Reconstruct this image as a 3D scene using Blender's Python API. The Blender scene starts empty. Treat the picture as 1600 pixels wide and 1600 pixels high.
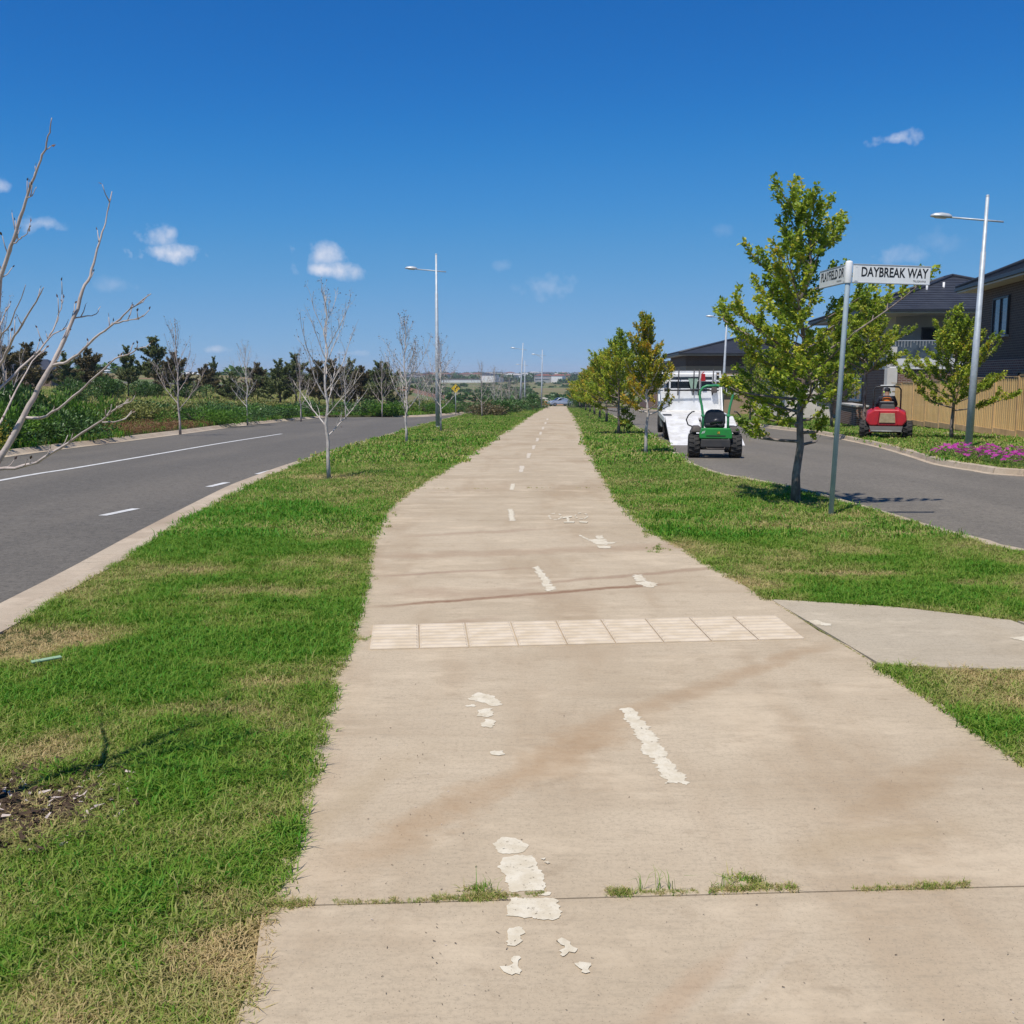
import bpy, bmesh, math, random
import numpy as np
from mathutils import Vector, Matrix

# ------------------------------------------------------------------ camera, sky, sun, exposure
S = bpy.context.scene
COL = S.collection
CAMH = 1.6
PITCH = math.atan(214 / 1600)
cam = bpy.data.objects.new('camera', bpy.data.cameras.new('camera'))
COL.objects.link(cam)
cam.location = (0, 0, CAMH)
cam.rotation_euler = (math.pi / 2 - PITCH, 0, 0)
cam.data.sensor_width = 36
cam.data.lens = 36.0
cam.data.clip_start = 0.05
cam.data.clip_end = 20000
S.camera = cam

SUN_EL, SUN_AZ = math.radians(64), math.radians(30)      # light travels forward and a little to the right
travel = Vector((math.sin(SUN_AZ) * math.cos(SUN_EL), math.cos(SUN_AZ) * math.cos(SUN_EL), -math.sin(SUN_EL)))
sun = bpy.data.objects.new('sun', bpy.data.lights.new('sun', 'SUN'))
COL.objects.link(sun)
sun.data.energy = 4.4
sun.data.angle = math.radians(0.53)
sun.data.color = (1.0, 0.95, 0.88)
sun.rotation_euler = travel.to_track_quat('-Z', 'Y').to_euler()

S.view_settings.view_transform = 'Standard'
S.view_settings.look = 'None'
S.view_settings.exposure = 0.12
S.view_settings.gamma = 1.0
S.view_settings.use_curve_mapping = False
S.cycles.use_denoising = True
S.cycles.max_bounces = 6
S.cycles.transparent_max_bounces = 6

def ray_dir(px, py):
    u, v = (px - 800) / 1600, (800 - py) / 1600
    return Vector((u, math.cos(PITCH) + v * math.sin(PITCH), -math.sin(PITCH) + v * math.cos(PITCH)))

W = bpy.data.worlds.new('World')
S.world = W
W.use_nodes = True
nt = W.node_tree
nt.nodes.clear()
def wn(t, **k):
    n = nt.nodes.new(t)
    for a, b in k.items():
        setattr(n, a, b)
    return n
sky = wn('ShaderNodeTexSky', sky_type='NISHITA', sun_disc=False, sun_elevation=SUN_EL,
         sun_rotation=math.pi + SUN_AZ, altitude=10000, air_density=1.6, dust_density=0.0, ozone_density=10.0)
bg = wn('ShaderNodeBackground')
bg.inputs['Strength'].default_value = 0.15
outw = wn('ShaderNodeOutputWorld')
tc = wn('ShaderNodeTexCoord')
nz = wn('ShaderNodeTexNoise')
nz.inputs['Scale'].default_value = 24
nz.inputs['Detail'].default_value = 6
nz.inputs['Roughness'].default_value = 0.62
nt.links.new(tc.outputs['Generated'], nz.inputs['Vector'])
nzb = wn('ShaderNodeTexNoise')
nzb.inputs['Scale'].default_value = 75
nzb.inputs['Detail'].default_value = 5
nt.links.new(tc.outputs['Generated'], nzb.inputs['Vector'])
def wmath(op, a, b=None, clamp=False):
    m = wn('ShaderNodeMath', operation=op, use_clamp=clamp)
    for i, x in enumerate((a, b)):
        if x is None: continue
        if isinstance(x, (int, float)): m.inputs[i].default_value = x
        else: nt.links.new(x, m.inputs[i])
    return m.outputs[0]
def wdot(v):
    m = wn('ShaderNodeVectorMath', operation='DOT_PRODUCT')
    nt.links.new(tc.outputs['Generated'], m.inputs[0])
    m.inputs[1].default_value = v
    return m.outputs['Value']
nsum = wmath('ADD', wmath('MULTIPLY', nz.outputs['Fac'], 0.6), wmath('MULTIPLY', nzb.outputs['Fac'], 0.4))
# a handful of small fair-weather clouds: (px, py, half width, half height, opacity)
clouds = [(240, 368, 36, 22, .8), (262, 396, 70, 17, .95), (496, 400, 48, 22, .75), (508, 421, 66, 15, .9), (1398, 217, 42, 13, .9),
          (62, 348, 36, 15, .7), (862, 447, 62, 24, .35), (-4, 290, 20, 12, .7), (186, 446, 36, 14, .22), (335, 547, 40, 8, .6),
          (546, 552, 32, 7, .5), (1412, 405, 50, 20, .30), (1470, 375, 34, 22, .16), (785, 414, 20, 10, .15), (1130, 360, 22, 12, .12),
          (-300, 420, 90, 30, .8), (-700, 300, 110, 40, .8), (2100, 330, 100, 34, .8), (2500, 460, 120, 30, .7), (1900, 120, 60, 26, .6)]
acc = None
for (px, py, hw, hh, op) in clouds:
    c = ray_dir(px, py).normalized()
    r = c.cross(Vector((0, 0, 1))).normalized()
    u = r.cross(c)
    ru = wmath('MULTIPLY', wdot(r), 1600 / hw)
    uu = wmath('MULTIPLY', wdot(u), 1600 / hh)
    d2 = wmath('ADD', wmath('MULTIPLY', ru, ru), wmath('MULTIPLY', uu, uu))
    front = wmath('GREATER_THAN', wdot(c), 0.5)
    f = wmath('SUBTRACT', 1.0, wmath('POWER', d2, 0.6))
    f = wmath('ADD', f, wmath('MULTIPLY', wmath('SUBTRACT', nsum, 0.55), 4.6))
    f = wmath('MULTIPLY', wmath('MULTIPLY', f, 0.85, True), wmath('SUBTRACT', 1.7, wmath('POWER', d2, 0.5), True))
    f = wmath('MULTIPLY', wmath('MULTIPLY', f, front), op)
    acc = f if acc is None else wmath('MAXIMUM', acc, f)
def wscale(sock, k):
    m = wn('ShaderNodeVectorMath', operation='SCALE'); m.inputs['Scale'].default_value = k
    nt.links.new(sock, m.inputs[0]); return m.outputs[0]
# the camera's tone response for a clear deep blue sky, the same in every direction
cv = wn('ShaderNodeRGBCurve')
for ch, pts in enumerate(([(0, 0), (.064, .013), (.098, .046), (.133, .095), (.205, .165), (.371, .235), (.504, .29), (2, .58)],
                          [(0, 0), (.149, .132), (.244, .238), (.33, .300), (.496, .365), (.75, .42), (.88, .45), (2, .78)],
                          [(0, 0), (.398, .44), (.6465, .575), (.845, .60), (1.11, .63), (1.28, .65), (2, .9)])):
    c = cv.mapping.curves[ch]
    for i, (x, y) in enumerate(pts):
        if i == 0: c.points[0].location = (0, 0)
        elif i == len(pts) - 1: c.points[len(c.points) - 1].location = (x / 2, y)
        else: c.points.new(x / 2, y)
    for p in c.points: p.handle_type = 'AUTO_CLAMPED'
cv.mapping.update()
nt.links.new(wscale(sky.outputs[0], .075), cv.inputs['Color'])
skyc = wscale(cv.outputs[0], 1 / .15)
mixw = wn('ShaderNodeMix', data_type='RGBA')
nt.links.new(acc, mixw.inputs['Factor'])
nt.links.new(skyc, mixw.inputs['A'])
mixw.inputs['B'].default_value = (4.6, 4.8, 5.5, 1)
nt.links.new(mixw.outputs['Result'], bg.inputs['Color'])
nt.links.new(bg.outputs[0], outw.inputs['Surface'])

# ------------------------------------------------------------------ helpers
random.seed(7)
RNG = np.random.default_rng(7)
_zy = np.array([-80, 10, 18, 26, 51, 101, 160, 215, 300, 600, 1200, 2500, 6000.])
_zz = np.array([0, 0, -.08, -.24, -.76, -1.8, -3.3, -4.7, -6.2, -7.6, -6.0, 0.5, 14.])
_off = np.linspace(-1, 1, 9)
def Zv(x, y):
    """terrain height: level near the camera, then falling about two per cent along the path"""
    x = np.asarray(x, float); y = np.asarray(y, float)
    w = np.clip(np.abs(y) * .12, 2, 40)
    z = sum(np.interp(y + o * w, _zy, _zz) for o in _off) / len(_off)
    t = np.clip((-12.5 - x) / 22, 0, 1); t = t * t * (3 - 2 * t)
    k = np.clip((420 - y) / 260, 0, 1)
    hill = np.clip((-20 - x) / 60, 0, 1)
    return z * (1 - .82 * t * k) + 5.6 * hill * np.exp(-((y - 290) / 95.) ** 2)
def Z(x, y): return float(Zv(x, y))
def at(px, py, dz=0.0):
    """where the sight line through a pixel of the photograph meets the terrain (+dz)"""
    d = ray_dir(px, py); lo, hi = 0.5, 4000.0
    g = lambda t: CAMH + d.z * t - Z(d.x * t, d.y * t) - dz
    for _ in range(50):
        m = (lo + hi) / 2
        if g(m) > 0: lo = m
        else: hi = m
    t = (lo + hi) / 2
    return Vector((d.x * t, d.y * t, CAMH + d.z * t))
def atd(px, py, y):
    d = ray_dir(px, py); t = y / d.y
    return Vector((d.x * t, y, CAMH + d.z * t))
def crom(pts, step):
    """Catmull-Rom resampling of a polyline"""
    P = [Vector(p).to_2d() if len(p) > 2 else Vector(p) for p in pts]
    P = [P[0] * 2 - P[1]] + P + [P[-1] * 2 - P[-2]]
    out = []
    for i in range(1, len(P) - 2):
        n = max(2, int((P[i + 1] - P[i]).length / step))
        for k in range(n):
            t = k / n
            a, b, c, d = P[i - 1], P[i], P[i + 1], P[i + 2]
            out.append(0.5 * ((2 * b) + (c - a) * t + (2 * a - 5 * b + 4 * c - d) * t * t + (3 * b - a - 3 * c + d) * t ** 3))
    out.append(P[-2])
    return out

def tag(o, label=None, cat=None, group=None, kind=None):
    if label: o['label'] = label
    if cat: o['category'] = cat
    if group: o['group'] = group
    if kind: o['kind'] = kind
    return o
def empty(name, loc=(0, 0, 0), rz=0, label=None, cat=None, group=None, kind=None, parent=None):
    o = bpy.data.objects.new(name, None)
    o.empty_display_size = .2
    COL.objects.link(o)
    o.location = loc; o.rotation_euler = (0, 0, rz)
    if parent: o.parent = parent
    return tag(o, label, cat, group, kind)
def link(name, me, parent=None, loc=None):
    o = bpy.data.objects.new(name, me); COL.objects.link(o)
    if parent: o.parent = parent
    if loc is not None: o.location = loc
    return o
def copy_tree(o, parent=None):
    c = o.copy(); COL.objects.link(c); c.parent = parent
    for ch in list(o.children): copy_tree(ch, c)
    return c
def mesh_np(name, V, F, mat=None, smooth=False):
    me = bpy.data.meshes.new(name)
    V = np.asarray(V, np.float32); F = np.asarray(F, np.int32)
    me.vertices.add(len(V)); me.vertices.foreach_set('co', V.ravel())
    k = F.shape[1]
    me.loops.add(F.size); me.loops.foreach_set('vertex_index', F.ravel())
    me.polygons.add(len(F))
    me.polygons.foreach_set('loop_start', np.arange(0, F.size, k, dtype=np.int32))
    me.polygons.foreach_set('loop_total', np.full(len(F), k, np.int32))
    if smooth: me.polygons.foreach_set('use_smooth', np.ones(len(F), bool))
    me.update(calc_edges=True)
    if mat: me.materials.append(mat)
    return me

class MB:
    def __init__(s): s.v, s.f, s.m = [], [], []
    def add(s, vs, fs, mi=0):
        b = len(s.v); s.v += [tuple(v) for v in vs]
        s.f += [tuple(i + b for i in f) for f in fs]; s.m += [mi] * len(fs)
        return s
    def box(s, c, sz, R=None, mi=0, top=(1, 1), shift=(0, 0)):
        a, b, h = sz[0] / 2, sz[1] / 2, sz[2] / 2
        vs = [Vector((x * a, y * b, -h)) for x, y in ((-1, -1), (1, -1), (1, 1), (-1, 1))] + \
             [Vector((x * a * top[0] + shift[0], y * b * top[1] + shift[1], h)) for x, y in ((-1, -1), (1, -1), (1, 1), (-1, 1))]
        if R is not None: vs = [R @ v for v in vs]
        return s.add([v + Vector(c) for v in vs], [(3, 2, 1, 0), (4, 5, 6, 7), (0, 1, 5, 4), (1, 2, 6, 5), (2, 3, 7, 6), (3, 0, 4, 7)], mi)
    def tube(s, pts, rad, n=8, mi=0, cap=True):
        P = [Vector(p) for p in pts]
        if not hasattr(rad, '__len__'): rad = [rad] * len(P)
        b = len(s.v); up = None
        for i, p in enumerate(P):
            t = (P[min(i + 1, len(P) - 1)] - P[max(i - 1, 0)])
            t = t.normalized() if t.length > 1e-9 else Vector((0, 0, 1))
            if up is None: up = t.orthogonal().normalized()
            else:
                up = up - t * up.dot(t)
                up = up.normalized() if up.length > 1e-6 else t.orthogonal().normalized()
            w = t.cross(up)
            for k in range(n):
                a = 2 * math.pi * k / n
                s.v.append(tuple(p + (up * math.cos(a) + w * math.sin(a)) * rad[i]))
        for i in range(len(P) - 1):
            for k in range(n):
                s.f.append((b + i * n + k, b + i * n + (k + 1) % n, b + (i + 1) * n + (k + 1) % n, b + (i + 1) * n + k)); s.m.append(mi)
        if cap:
            s.f.append(tuple(b + k for k in reversed(range(n)))); s.m.append(mi)
            e = b + (len(P) - 1) * n
            s.f.append(tuple(e + k for k in range(n))); s.m.append(mi)
        return s
    def lathe(s, prof, n=24, M=None, mi=0):
        M = M or Matrix.Identity(4); b = len(s.v)
        for r, h in prof:
            for k in range(n):
                a = 2 * math.pi * k / n
                s.v.append(tuple(M @ Vector((r * math.cos(a), r * math.sin(a), h))))
        for i in range(len(prof) - 1):
            for k in range(n):
                s.f.append((b + i * n + k, b + i * n + (k + 1) % n, b + (i + 1) * n + (k + 1) % n, b + (i + 1) * n + k)); s.m.append(mi)
        return s
    def prism(s, poly, h0, h1, M=None, mi=0):
        M = M or Matrix.Identity(4); n = len(poly)
        vs = [M @ Vector((p[0], p[1], h0)) for p in poly] + [M @ Vector((p[0], p[1], h1)) for p in poly]
        return s.add(vs, [tuple(reversed(range(n))), tuple(range(n, 2 * n))] + [(i, (i + 1) % n, n + (i + 1) % n, n + i) for i in range(n)], mi)
    def mesh(s, name, mats, smooth=False):
        me = bpy.data.meshes.new(name)
        me.from_pydata(s.v, [], s.f)
        for m in (mats if isinstance(mats, (list, tuple)) else [mats]): me.materials.append(m)
        if any(s.m): me.polygons.foreach_set('material_index', s.m)
        if smooth: me.polygons.foreach_set('use_smooth', [True] * len(s.f))
        bm = bmesh.new(); bm.from_mesh(me)
        bmesh.ops.recalc_face_normals(bm, faces=bm.faces); bm.to_mesh(me); bm.free()
        me.update()
        return me
    def build(s, name, mats, parent=None, smooth=False, bevel=0, seg=2, loc=None, sub=0):
        o = link(name, s.mesh(name, mats, smooth), parent, loc)
        if bevel:
            m = o.modifiers.new('bevel', 'BEVEL'); m.width = bevel; m.segments = seg; m.limit_method = 'ANGLE'; m.angle_limit = math.radians(35)
        if sub:
            m = o.modifiers.new('subdivision', 'SUBSURF'); m.levels = sub; m.render_levels = sub
        return o
RX = lambda a: Matrix.Rotation(a, 4, 'X')
RY = lambda a: Matrix.Rotation(a, 4, 'Y')
RZ = lambda a: Matrix.Rotation(a, 4, 'Z')
T = lambda *p: Matrix.Translation(p)
XPROF = Matrix(((0, 0, 1, 0), (1, 0, 0, 0), (0, 1, 0, 0), (0, 0, 0, 1)))   # profile drawn in (y, z), extruded along x

# ------------------------------------------------------------------ materials
class NT:
    def __init__(s, name):
        s.m = bpy.data.materials.new(name); s.m.use_nodes = True
        s.t = s.m.node_tree; s.b = s.t.nodes['Principled BSDF']; s.out = s.t.nodes['Material Output']
        s.geo = s.t.nodes.new('ShaderNodeNewGeometry'); s.tc = s.t.nodes.new('ShaderNodeTexCoord')
    def put(s, sock, v):
        if hasattr(v, 'is_linked') or isinstance(v, bpy.types.NodeSocket): s.t.links.new(v, sock)
        else: sock.default_value = (*v, 1) if isinstance(v, (tuple, list)) and len(v) == 3 and sock.type == 'RGBA' else v
    def noise(s, scale, detail=4, rough=.55, vec=None, stretch=None, rot=0, w=0):
        n = s.t.nodes.new('ShaderNodeTexNoise')
        n.inputs['Scale'].default_value = scale; n.inputs['Detail'].default_value = detail; n.inputs['Roughness'].default_value = rough
        v = vec if vec is not None else s.geo.outputs['Position']
        if stretch or rot or w:
            mp = s.t.nodes.new('ShaderNodeMapping')
            mp.inputs['Scale'].default_value = stretch or (1, 1, 1); mp.inputs['Rotation'].default_value = (0, 0, rot); mp.inputs['Location'].default_value = (w, w * 1.7, w)
            s.t.links.new(v, mp.inputs['Vector']); v = mp.outputs[0]
        s.t.links.new(v, n.inputs['Vector'])
        return n.outputs['Fac']
    def math(s, op, a, b=0.0, clamp=False):
        m = s.t.nodes.new('ShaderNodeMath'); m.operation = op; m.use_clamp = clamp
        s.put(m.inputs[0], a); s.put(m.inputs[1], b)
        return m.outputs[0]
    def ss(s, x, lo, hi):
        m = s.t.nodes.new('ShaderNodeMapRange'); m.interpolation_type = 'SMOOTHSTEP'
        s.put(m.inputs['Value'], x); m.inputs['From Min'].default_value = lo; m.inputs['From Max'].default_value = hi
        return m.outputs[0]
    def mix(s, f, a, b):
        m = s.t.nodes.new('ShaderNodeMix'); m.data_type = 'RGBA'
        s.put(m.inputs['Factor'], f); s.put(m.inputs['A'], a); s.put(m.inputs['B'], b)
        return m.outputs['Result']
    def ramp(s, f, stops):
        r = s.t.nodes.new('ShaderNodeValToRGB'); e = r.color_ramp.elements
        while len(e) < len(stops): e.new(.5)
        for i, (p, c) in enumerate(stops): e[i].position = p; e[i].color = (*c, 1)
        s.t.links.new(f, r.inputs[0]); return r.outputs[0]
    def bump(s, h, strength=.3, dist=.01):
        b = s.t.nodes.new('ShaderNodeBump'); b.inputs['Strength'].default_value = strength; b.inputs['Distance'].default_value = dist
        s.t.links.new(h, b.inputs['Height']); s.t.links.new(b.outputs[0], s.b.inputs['Normal']); return s
    def col(s, c): s.put(s.b.inputs['Base Color'], c); return s
    def set(s, rough=None, metal=None, spec=None):
        if rough is not None: s.put(s.b.inputs['Roughness'], rough)
        if metal is not None: s.b.inputs['Metallic'].default_value = metal
        if spec is not None: s.b.inputs['Specular IOR Level'].default_value = spec
        return s
def pm(name, c1, c2=None, scale=6, rough=.6, metal=0, bump=0, bscale=None, spec=.5, bdist=.005, obj=True):
    n = NT(name); c2 = c2 or tuple(x * .8 for x in c1)
    v = n.tc.outputs['Object'] if obj else n.geo.outputs['Position']
    f = n.ss(n.noise(scale, 5, .6, v), .35, .65)
    n.col(n.mix(f, c1, c2)).set(rough, metal, spec)
    if bump: n.bump(n.noise(bscale or scale * 6, 4, .6, v), bump, bdist)
    return n.m
def leafmat(name, stops, trans=.35, rough=.5, island=True, big=1.2):
    n = NT(name)
    f = n.geo.outputs['Random Per Island']
    g = n.noise(big, 2, .5)
    f2 = n.math('ADD', n.math('MULTIPLY', f, .6), n.math('MULTIPLY', n.ss(g, .3, .7), .4))
    c = n.ramp(f2, stops)
    n.col(c).set(rough, 0, .35)
    tr = n.t.nodes.new('ShaderNodeBsdfTranslucent'); n.t.links.new(c, tr.inputs['Color'])
    mx = n.t.nodes.new('ShaderNodeMixShader'); mx.inputs[0].default_value = trans
    n.t.links.new(n.b.outputs[0], mx.inputs[1]); n.t.links.new(tr.outputs[0], mx.inputs[2]); n.t.links.new(mx.outputs[0], n.out.inputs['Surface'])
    return n.m
M = {}
def smear(n, c, p0, p1, w, colr, amt):
    """a dirt smear lying along p0-p1 on the slab, ragged with noise"""
    d = (p1 - p0); L = d.length; d = d / L; nn = Vector((-d.y, d.x))
    def dot(v, p):
        m = n.t.nodes.new('ShaderNodeVectorMath'); m.operation = 'DOT_PRODUCT'; n.t.links.new(n.geo.outputs['Position'], m.inputs[0]); m.inputs[1].default_value = (v.x, v.y, 0)
        return n.math('SUBTRACT', m.outputs['Value'], v.dot(p))
    a, b = dot(d, p0), dot(nn, p0)
    ns = n.noise(3.2, 5, .65, w=p0.x * 3); ns2 = n.noise(14, 4, .7, w=p0.y)
    q = n.math('ADD', n.math('DIVIDE', b, w), n.math('MULTIPLY', n.math('SUBTRACT', ns, .5), 2.6))
    g = n.math('SUBTRACT', 1.0, n.math('MULTIPLY', q, q), True)
    g = n.math('MULTIPLY', g, n.math('MULTIPLY', n.ss(a, -.3, .3), n.ss(n.math('SUBTRACT', L, a), -.3, .4)))
    g = n.math('MULTIPLY', n.math('MULTIPLY', g, amt), n.math('ADD', .35, n.math('MULTIPLY', ns2, 1.1)), True)
    return n.mix(g, c, colr)
def concrete(name, base, dark, stain, stain_amt, smears=()):
    n = NT(name)
    big = n.noise(.55, 4, .6); mid = n.noise(2.2, 5, .65, stretch=(.5, 1.6, 1), w=3); fine = n.noise(60, 5, .75); spk = n.noise(170, 2, .5)
    broom = n.noise(28, 3, .6, stretch=(.06, 1.6, 1))
    c = n.mix(n.ss(big, .35, .7), base, dark)
    c = n.mix(n.math('MULTIPLY', n.ss(mid, .5, .75), .45), c, tuple(x * .86 for x in base))
    # rusty dirt: broad smears running diagonally, plus streaks lying across the path
    diag = n.noise(.9, 4, .6, stretch=(1.5, .35, 1), rot=math.radians(52), w=1.3)
    c = n.mix(n.math('MULTIPLY', n.ss(diag, .47, .68), stain_amt), c, stain)
    across = n.noise(1.1, 5, .65, stretch=(.22, 2.4, 1), w=8)
    c = n.mix(n.math('MULTIPLY', n.ss(across, .48, .70), stain_amt * .55), c, tuple(x * .8 for x in stain))
    c = n.mix(n.math('MULTIPLY', n.ss(n.noise(.8, 3, .5, w=21), .58, .75), .35), c, tuple(min(1, x * 1.18) for x in base))
    c = n.mix(n.math('MULTIPLY', n.ss(fine, .45, .72), .55), c, tuple(x * .56 for x in base))
    c = n.mix(n.math('MULTIPLY', n.ss(n.noise(22, 5, .8, stretch=(.35, 1.5, 1), w=2), .48, .68), .42), c, tuple(x * .60 for x in base))
    c = n.mix(n.math('MULTIPLY', n.ss(spk, .64, .72), .7), c, (.1, .075, .055))
    oi = n.t.nodes.new('ShaderNodeObjectInfo')      # each pour has its own tone
    c = n.mix(n.math('MULTIPLY', oi.outputs['Random'], .08), c, tuple(x * .66 for x in base))
    pale = n.noise(1.7, 5, .7, stretch=(.7, 1.3, 1), w=33)
    c = n.mix(n.math('MULTIPLY', n.ss(pale, .50, .68), .40), c, tuple(min(1, x * 1.25) for x in base))
    grime = n.noise(4.5, 6, .75, w=14)
    c = n.mix(n.math('MULTIPLY', n.ss(grime, .54, .72), .30), c, tuple(x * .62 for x in stain))
    for (a, b, w, colr, amt) in smears: c = smear(n, c, at(*a).to_2d(), at(*b).to_2d(), w, colr, amt)
    n.col(c).set(.88, 0, .25)
    n.bump(n.math('ADD', fine, n.math('MULTIPLY', broom, .8)), .22, .004)
    return n.m
M['path'] = concrete('path_concrete', (.520, .422, .292), (.44, .348, .232), (.345, .24, .14), .50,
    [((540, 1345), (1000, 1120), .16, (.33, .20, .095), 0.465),
     ((960, 1120), (1290, 1005), .10, (.33, .21, .11), 0.434),
     ((610, 946), (1040, 912), .055, (.20, .10, .05), 0.865),
     ((590, 990), (760, 968), .10, (.27, .16, .10), 0.577),
     ((840, 912), (1200, 880), .07, (.26, .16, .10), 0.577),
     ((640, 838), (860, 826), .10, (.30, .20, .13), 0.48),
     ((1340, 1275), (1520, 1170), .10, (.32, .21, .11), 0.372),
     ((1020, 1590), (1130, 1500), .05, (.36, .20, .10), 0.434),
     ((430, 1330), (640, 1180), .10, (.33, .24, .13), 0.31),
     ((1240, 1330), (1500, 1290), .10, (.36, .26, .14), 0.341),
     ((600, 900), (820, 888), .06, (.28, .18, .12), 0.577),
     ((1090, 1560), (1210, 1450), .035, (.62, .54, .42), .22),
     ((1150, 1580), (1240, 1490), .02, (.62, .54, .42), .22),
     ((600, 870), (1150, 850), .22, (.34, .235, .15), .5),
     ((620, 925), (900, 930), .2, (.33, .225, .145), .5)])
M['sidepath'] = concrete('side_path_concrete', (.49, .415, .30), (.44, .37, .265), (.38, .295, .185), .35)
M['kerb'] = concrete('kerb_concrete', (.50, .41, .30), (.42, .335, .24), (.35, .25, .165), .5)
def asphalt(name, c1, c2):
    n = NT(name)
    sp = n.noise(70, 4, .8); sp2 = n.noise(18, 5, .8); big = n.noise(.35, 4, .6, stretch=(1.6, .25, 1)); oil = n.noise(1.4, 4, .6, stretch=(1, .3, 1), w=5)
    c = n.mix(n.ss(big, .35, .7), c1, c2)
    c = n.mix(n.math('MULTIPLY', n.ss(sp, .5, .70), .8), c, tuple(x * 2.3 for x in c1))
    c = n.mix(n.math('MULTIPLY', n.ss(sp2, .46, .66), .75), c, tuple(x * .55 for x in c1))
    c = n.mix(n.math('MULTIPLY', n.ss(n.noise(5, 5, .75, w=9), .5, .68), .35), c, tuple(x * 1.7 for x in c1))
    c = n.mix(n.math('MULTIPLY', n.ss(oil, .6, .75), .25), c, tuple(x * .6 for x in c2))
    n.col(c).set(.85, 0, .3).bump(sp, .5, .006)
    return n.m
M['asphalt'] = asphalt('worn_asphalt', (.118, .106, .087), (.158, .139, .111))
M['asphalt2'] = asphalt('side_asphalt', (.142, .126, .101), (.185, .163, .130))
def soil(name, g1, g2, br):
    n = NT(name)
    c = n.mix(n.ss(n.noise(.9, 5, .65), .35, .65), g1, g2)
    c = n.mix(n.math('MULTIPLY', n.ss(n.noise(14, 5, .7), .45, .7), .7), c, br)
    n.col(c).set(.95, 0, .1).bump(n.noise(50, 5, .75), .8, .02)
    return n.m
M['lawn'] = soil('lawn_soil', (.045, .065, .014), (.075, .085, .022), (.10, .075, .038))
M['mulch'] = soil('bark_mulch', (.075, .050, .034), (.11, .075, .05), (.04, .028, .02))
M['sand'] = soil('joint_sand', (.22, .17, .11), (.28, .21, .14), (.14, .10, .07))
M['bed'] = soil('bed_soil', (.055, .075, .022), (.10, .085, .04), (.07, .055, .03))
def fieldmat():
    n = NT('far_fields')
    a = n.noise(.012, 4, .6, stretch=(.35, 1.3, 1)); b = n.noise(.03, 4, .6, stretch=(.25, 1.6, 1), w=40); d = n.noise(.6, 5, .7)
    c = n.mix(n.ss(a, .4, .58), (.12, .16, .055), (.20, .19, .09))
    c = n.mix(n.math('MULTIPLY', n.ss(b, .5, .62), .85), c, (.27, .16, .10))
    c = n.mix(n.math('MULTIPLY', n.ss(d, .4, .7), .4), c, (.08, .09, .04))
    n.col(c).set(.95, 0, .1); return n.m
M['field'] = fieldmat()
def meadowmat():
    n = NT('meadow_ground')
    c = n.mix(n.ss(n.noise(.09, 5, .6), .38, .6), (.10, .135, .045), (.19, .19, .085))
    c = n.mix(n.math('MULTIPLY', n.ss(n.noise(1.3, 5, .7), .4, .7), .5), c, (.06, .08, .03))
    n.col(c).set(.95, 0, .1); return n.m
M['meadow'] = meadowmat()
M['paint'] = pm('worn_white_paint', (.70, .62, .48), (.60, .51, .37), 14, .75, bump=.05, bscale=80, obj=False)
M['paintgrey'] = pm('faded_paint', (.62, .54, .42), (.55, .47, .35), 20, .8, obj=False)
def wornpaint(name, c1, c2):
    n = NT(name)
    c = n.mix(n.ss(n.noise(14, 5, .6), .35, .65), c1, c2)
    n.col(n.mix(n.math('MULTIPLY', n.ss(n.noise(90, 4, .7), .5, .7), .3), c, tuple(x * .6 for x in c2))).set(.8, 0, .25)
    n.put(n.b.inputs['Alpha'], n.math('MULTIPLY', n.ss(n.noise(38, 5, .75), .325, .39), n.ss(n.noise(150, 3, .6, w=4), .24, .34)))
    return n.m
M['paint'] = wornpaint('worn_cream_paint', (.68, .61, .47), (.58, .50, .36))
M['roadline'] = pm('road_line_paint', (.72, .71, .66), (.55, .53, .49), 9, .6, bump=.2, bscale=60, obj=False)
M['tile'] = pm('tactile_tile_cream', (.60, .50, .37), (.52, .42, .29), 7, .75, bump=.15, bscale=90, obj=False)
M['galv'] = pm('galvanised_steel', (.52, .56, .58), (.43, .47, .49), 9, .5, .25, bump=.05)
M['galvfar'] = pm('galvanised_steel_dull', (.46, .49, .51), (.40, .42, .44), 9, .5, .2)
M['signpost'] = pm('grey_sign_post', (.50, .59, .62), (.43, .51, .54), 5, .45, .1)
M['alu'] = pm('sign_blade_white', (.82, .82, .80), (.76, .76, .73), 4, .4)
M['black'] = pm('black_vinyl_letters', (.012, .012, .013), None, 5, .5)
M['lamphead'] = pm('lamp_head_grey', (.60, .62, .62), (.5, .52, .52), 6, .4, .2)
M['lens'] = pm('lamp_lens', (.62, .66, .66), None, 5, .15)
M['whitepaint'] = pm('white_truck_paint', (.78, .79, .80), (.68, .68, .67), 2.5, .35, bump=.04)
M['dirtywhite'] = pm('scuffed_white_deck', (.72, .71, .69), (.56, .54, .49), 3.5, .6, bump=.1)
M['rubber'] = pm('tyre_rubber', (.022, .021, .020), (.035, .032, .028), 8, .85, bump=.4, bscale=40)
M['blackmetal'] = pm('black_steel', (.025, .025, .027), (.04, .04, .04), 6, .5)
M['darkgrey'] = pm('dark_grey_plastic', (.030, .029, .028), (.045, .041, .037), 5, .6, bump=.1)
M['rim'] = pm('wheel_rim', (.35, .35, .35), (.2, .19, .17), 7, .5, .4)
M['green'] = pm('mower_green_paint', (.022, .27, .045), (.025, .22, .045), 4, .35)
M['ropsgreen'] = pm('roll_bar_green_paint', (.05, .34, .13), (.055, .28, .12), 4, .42)
M['yellow'] = pm('yellow_badge', (.80, .55, .03), None, 4, .4)
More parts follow.
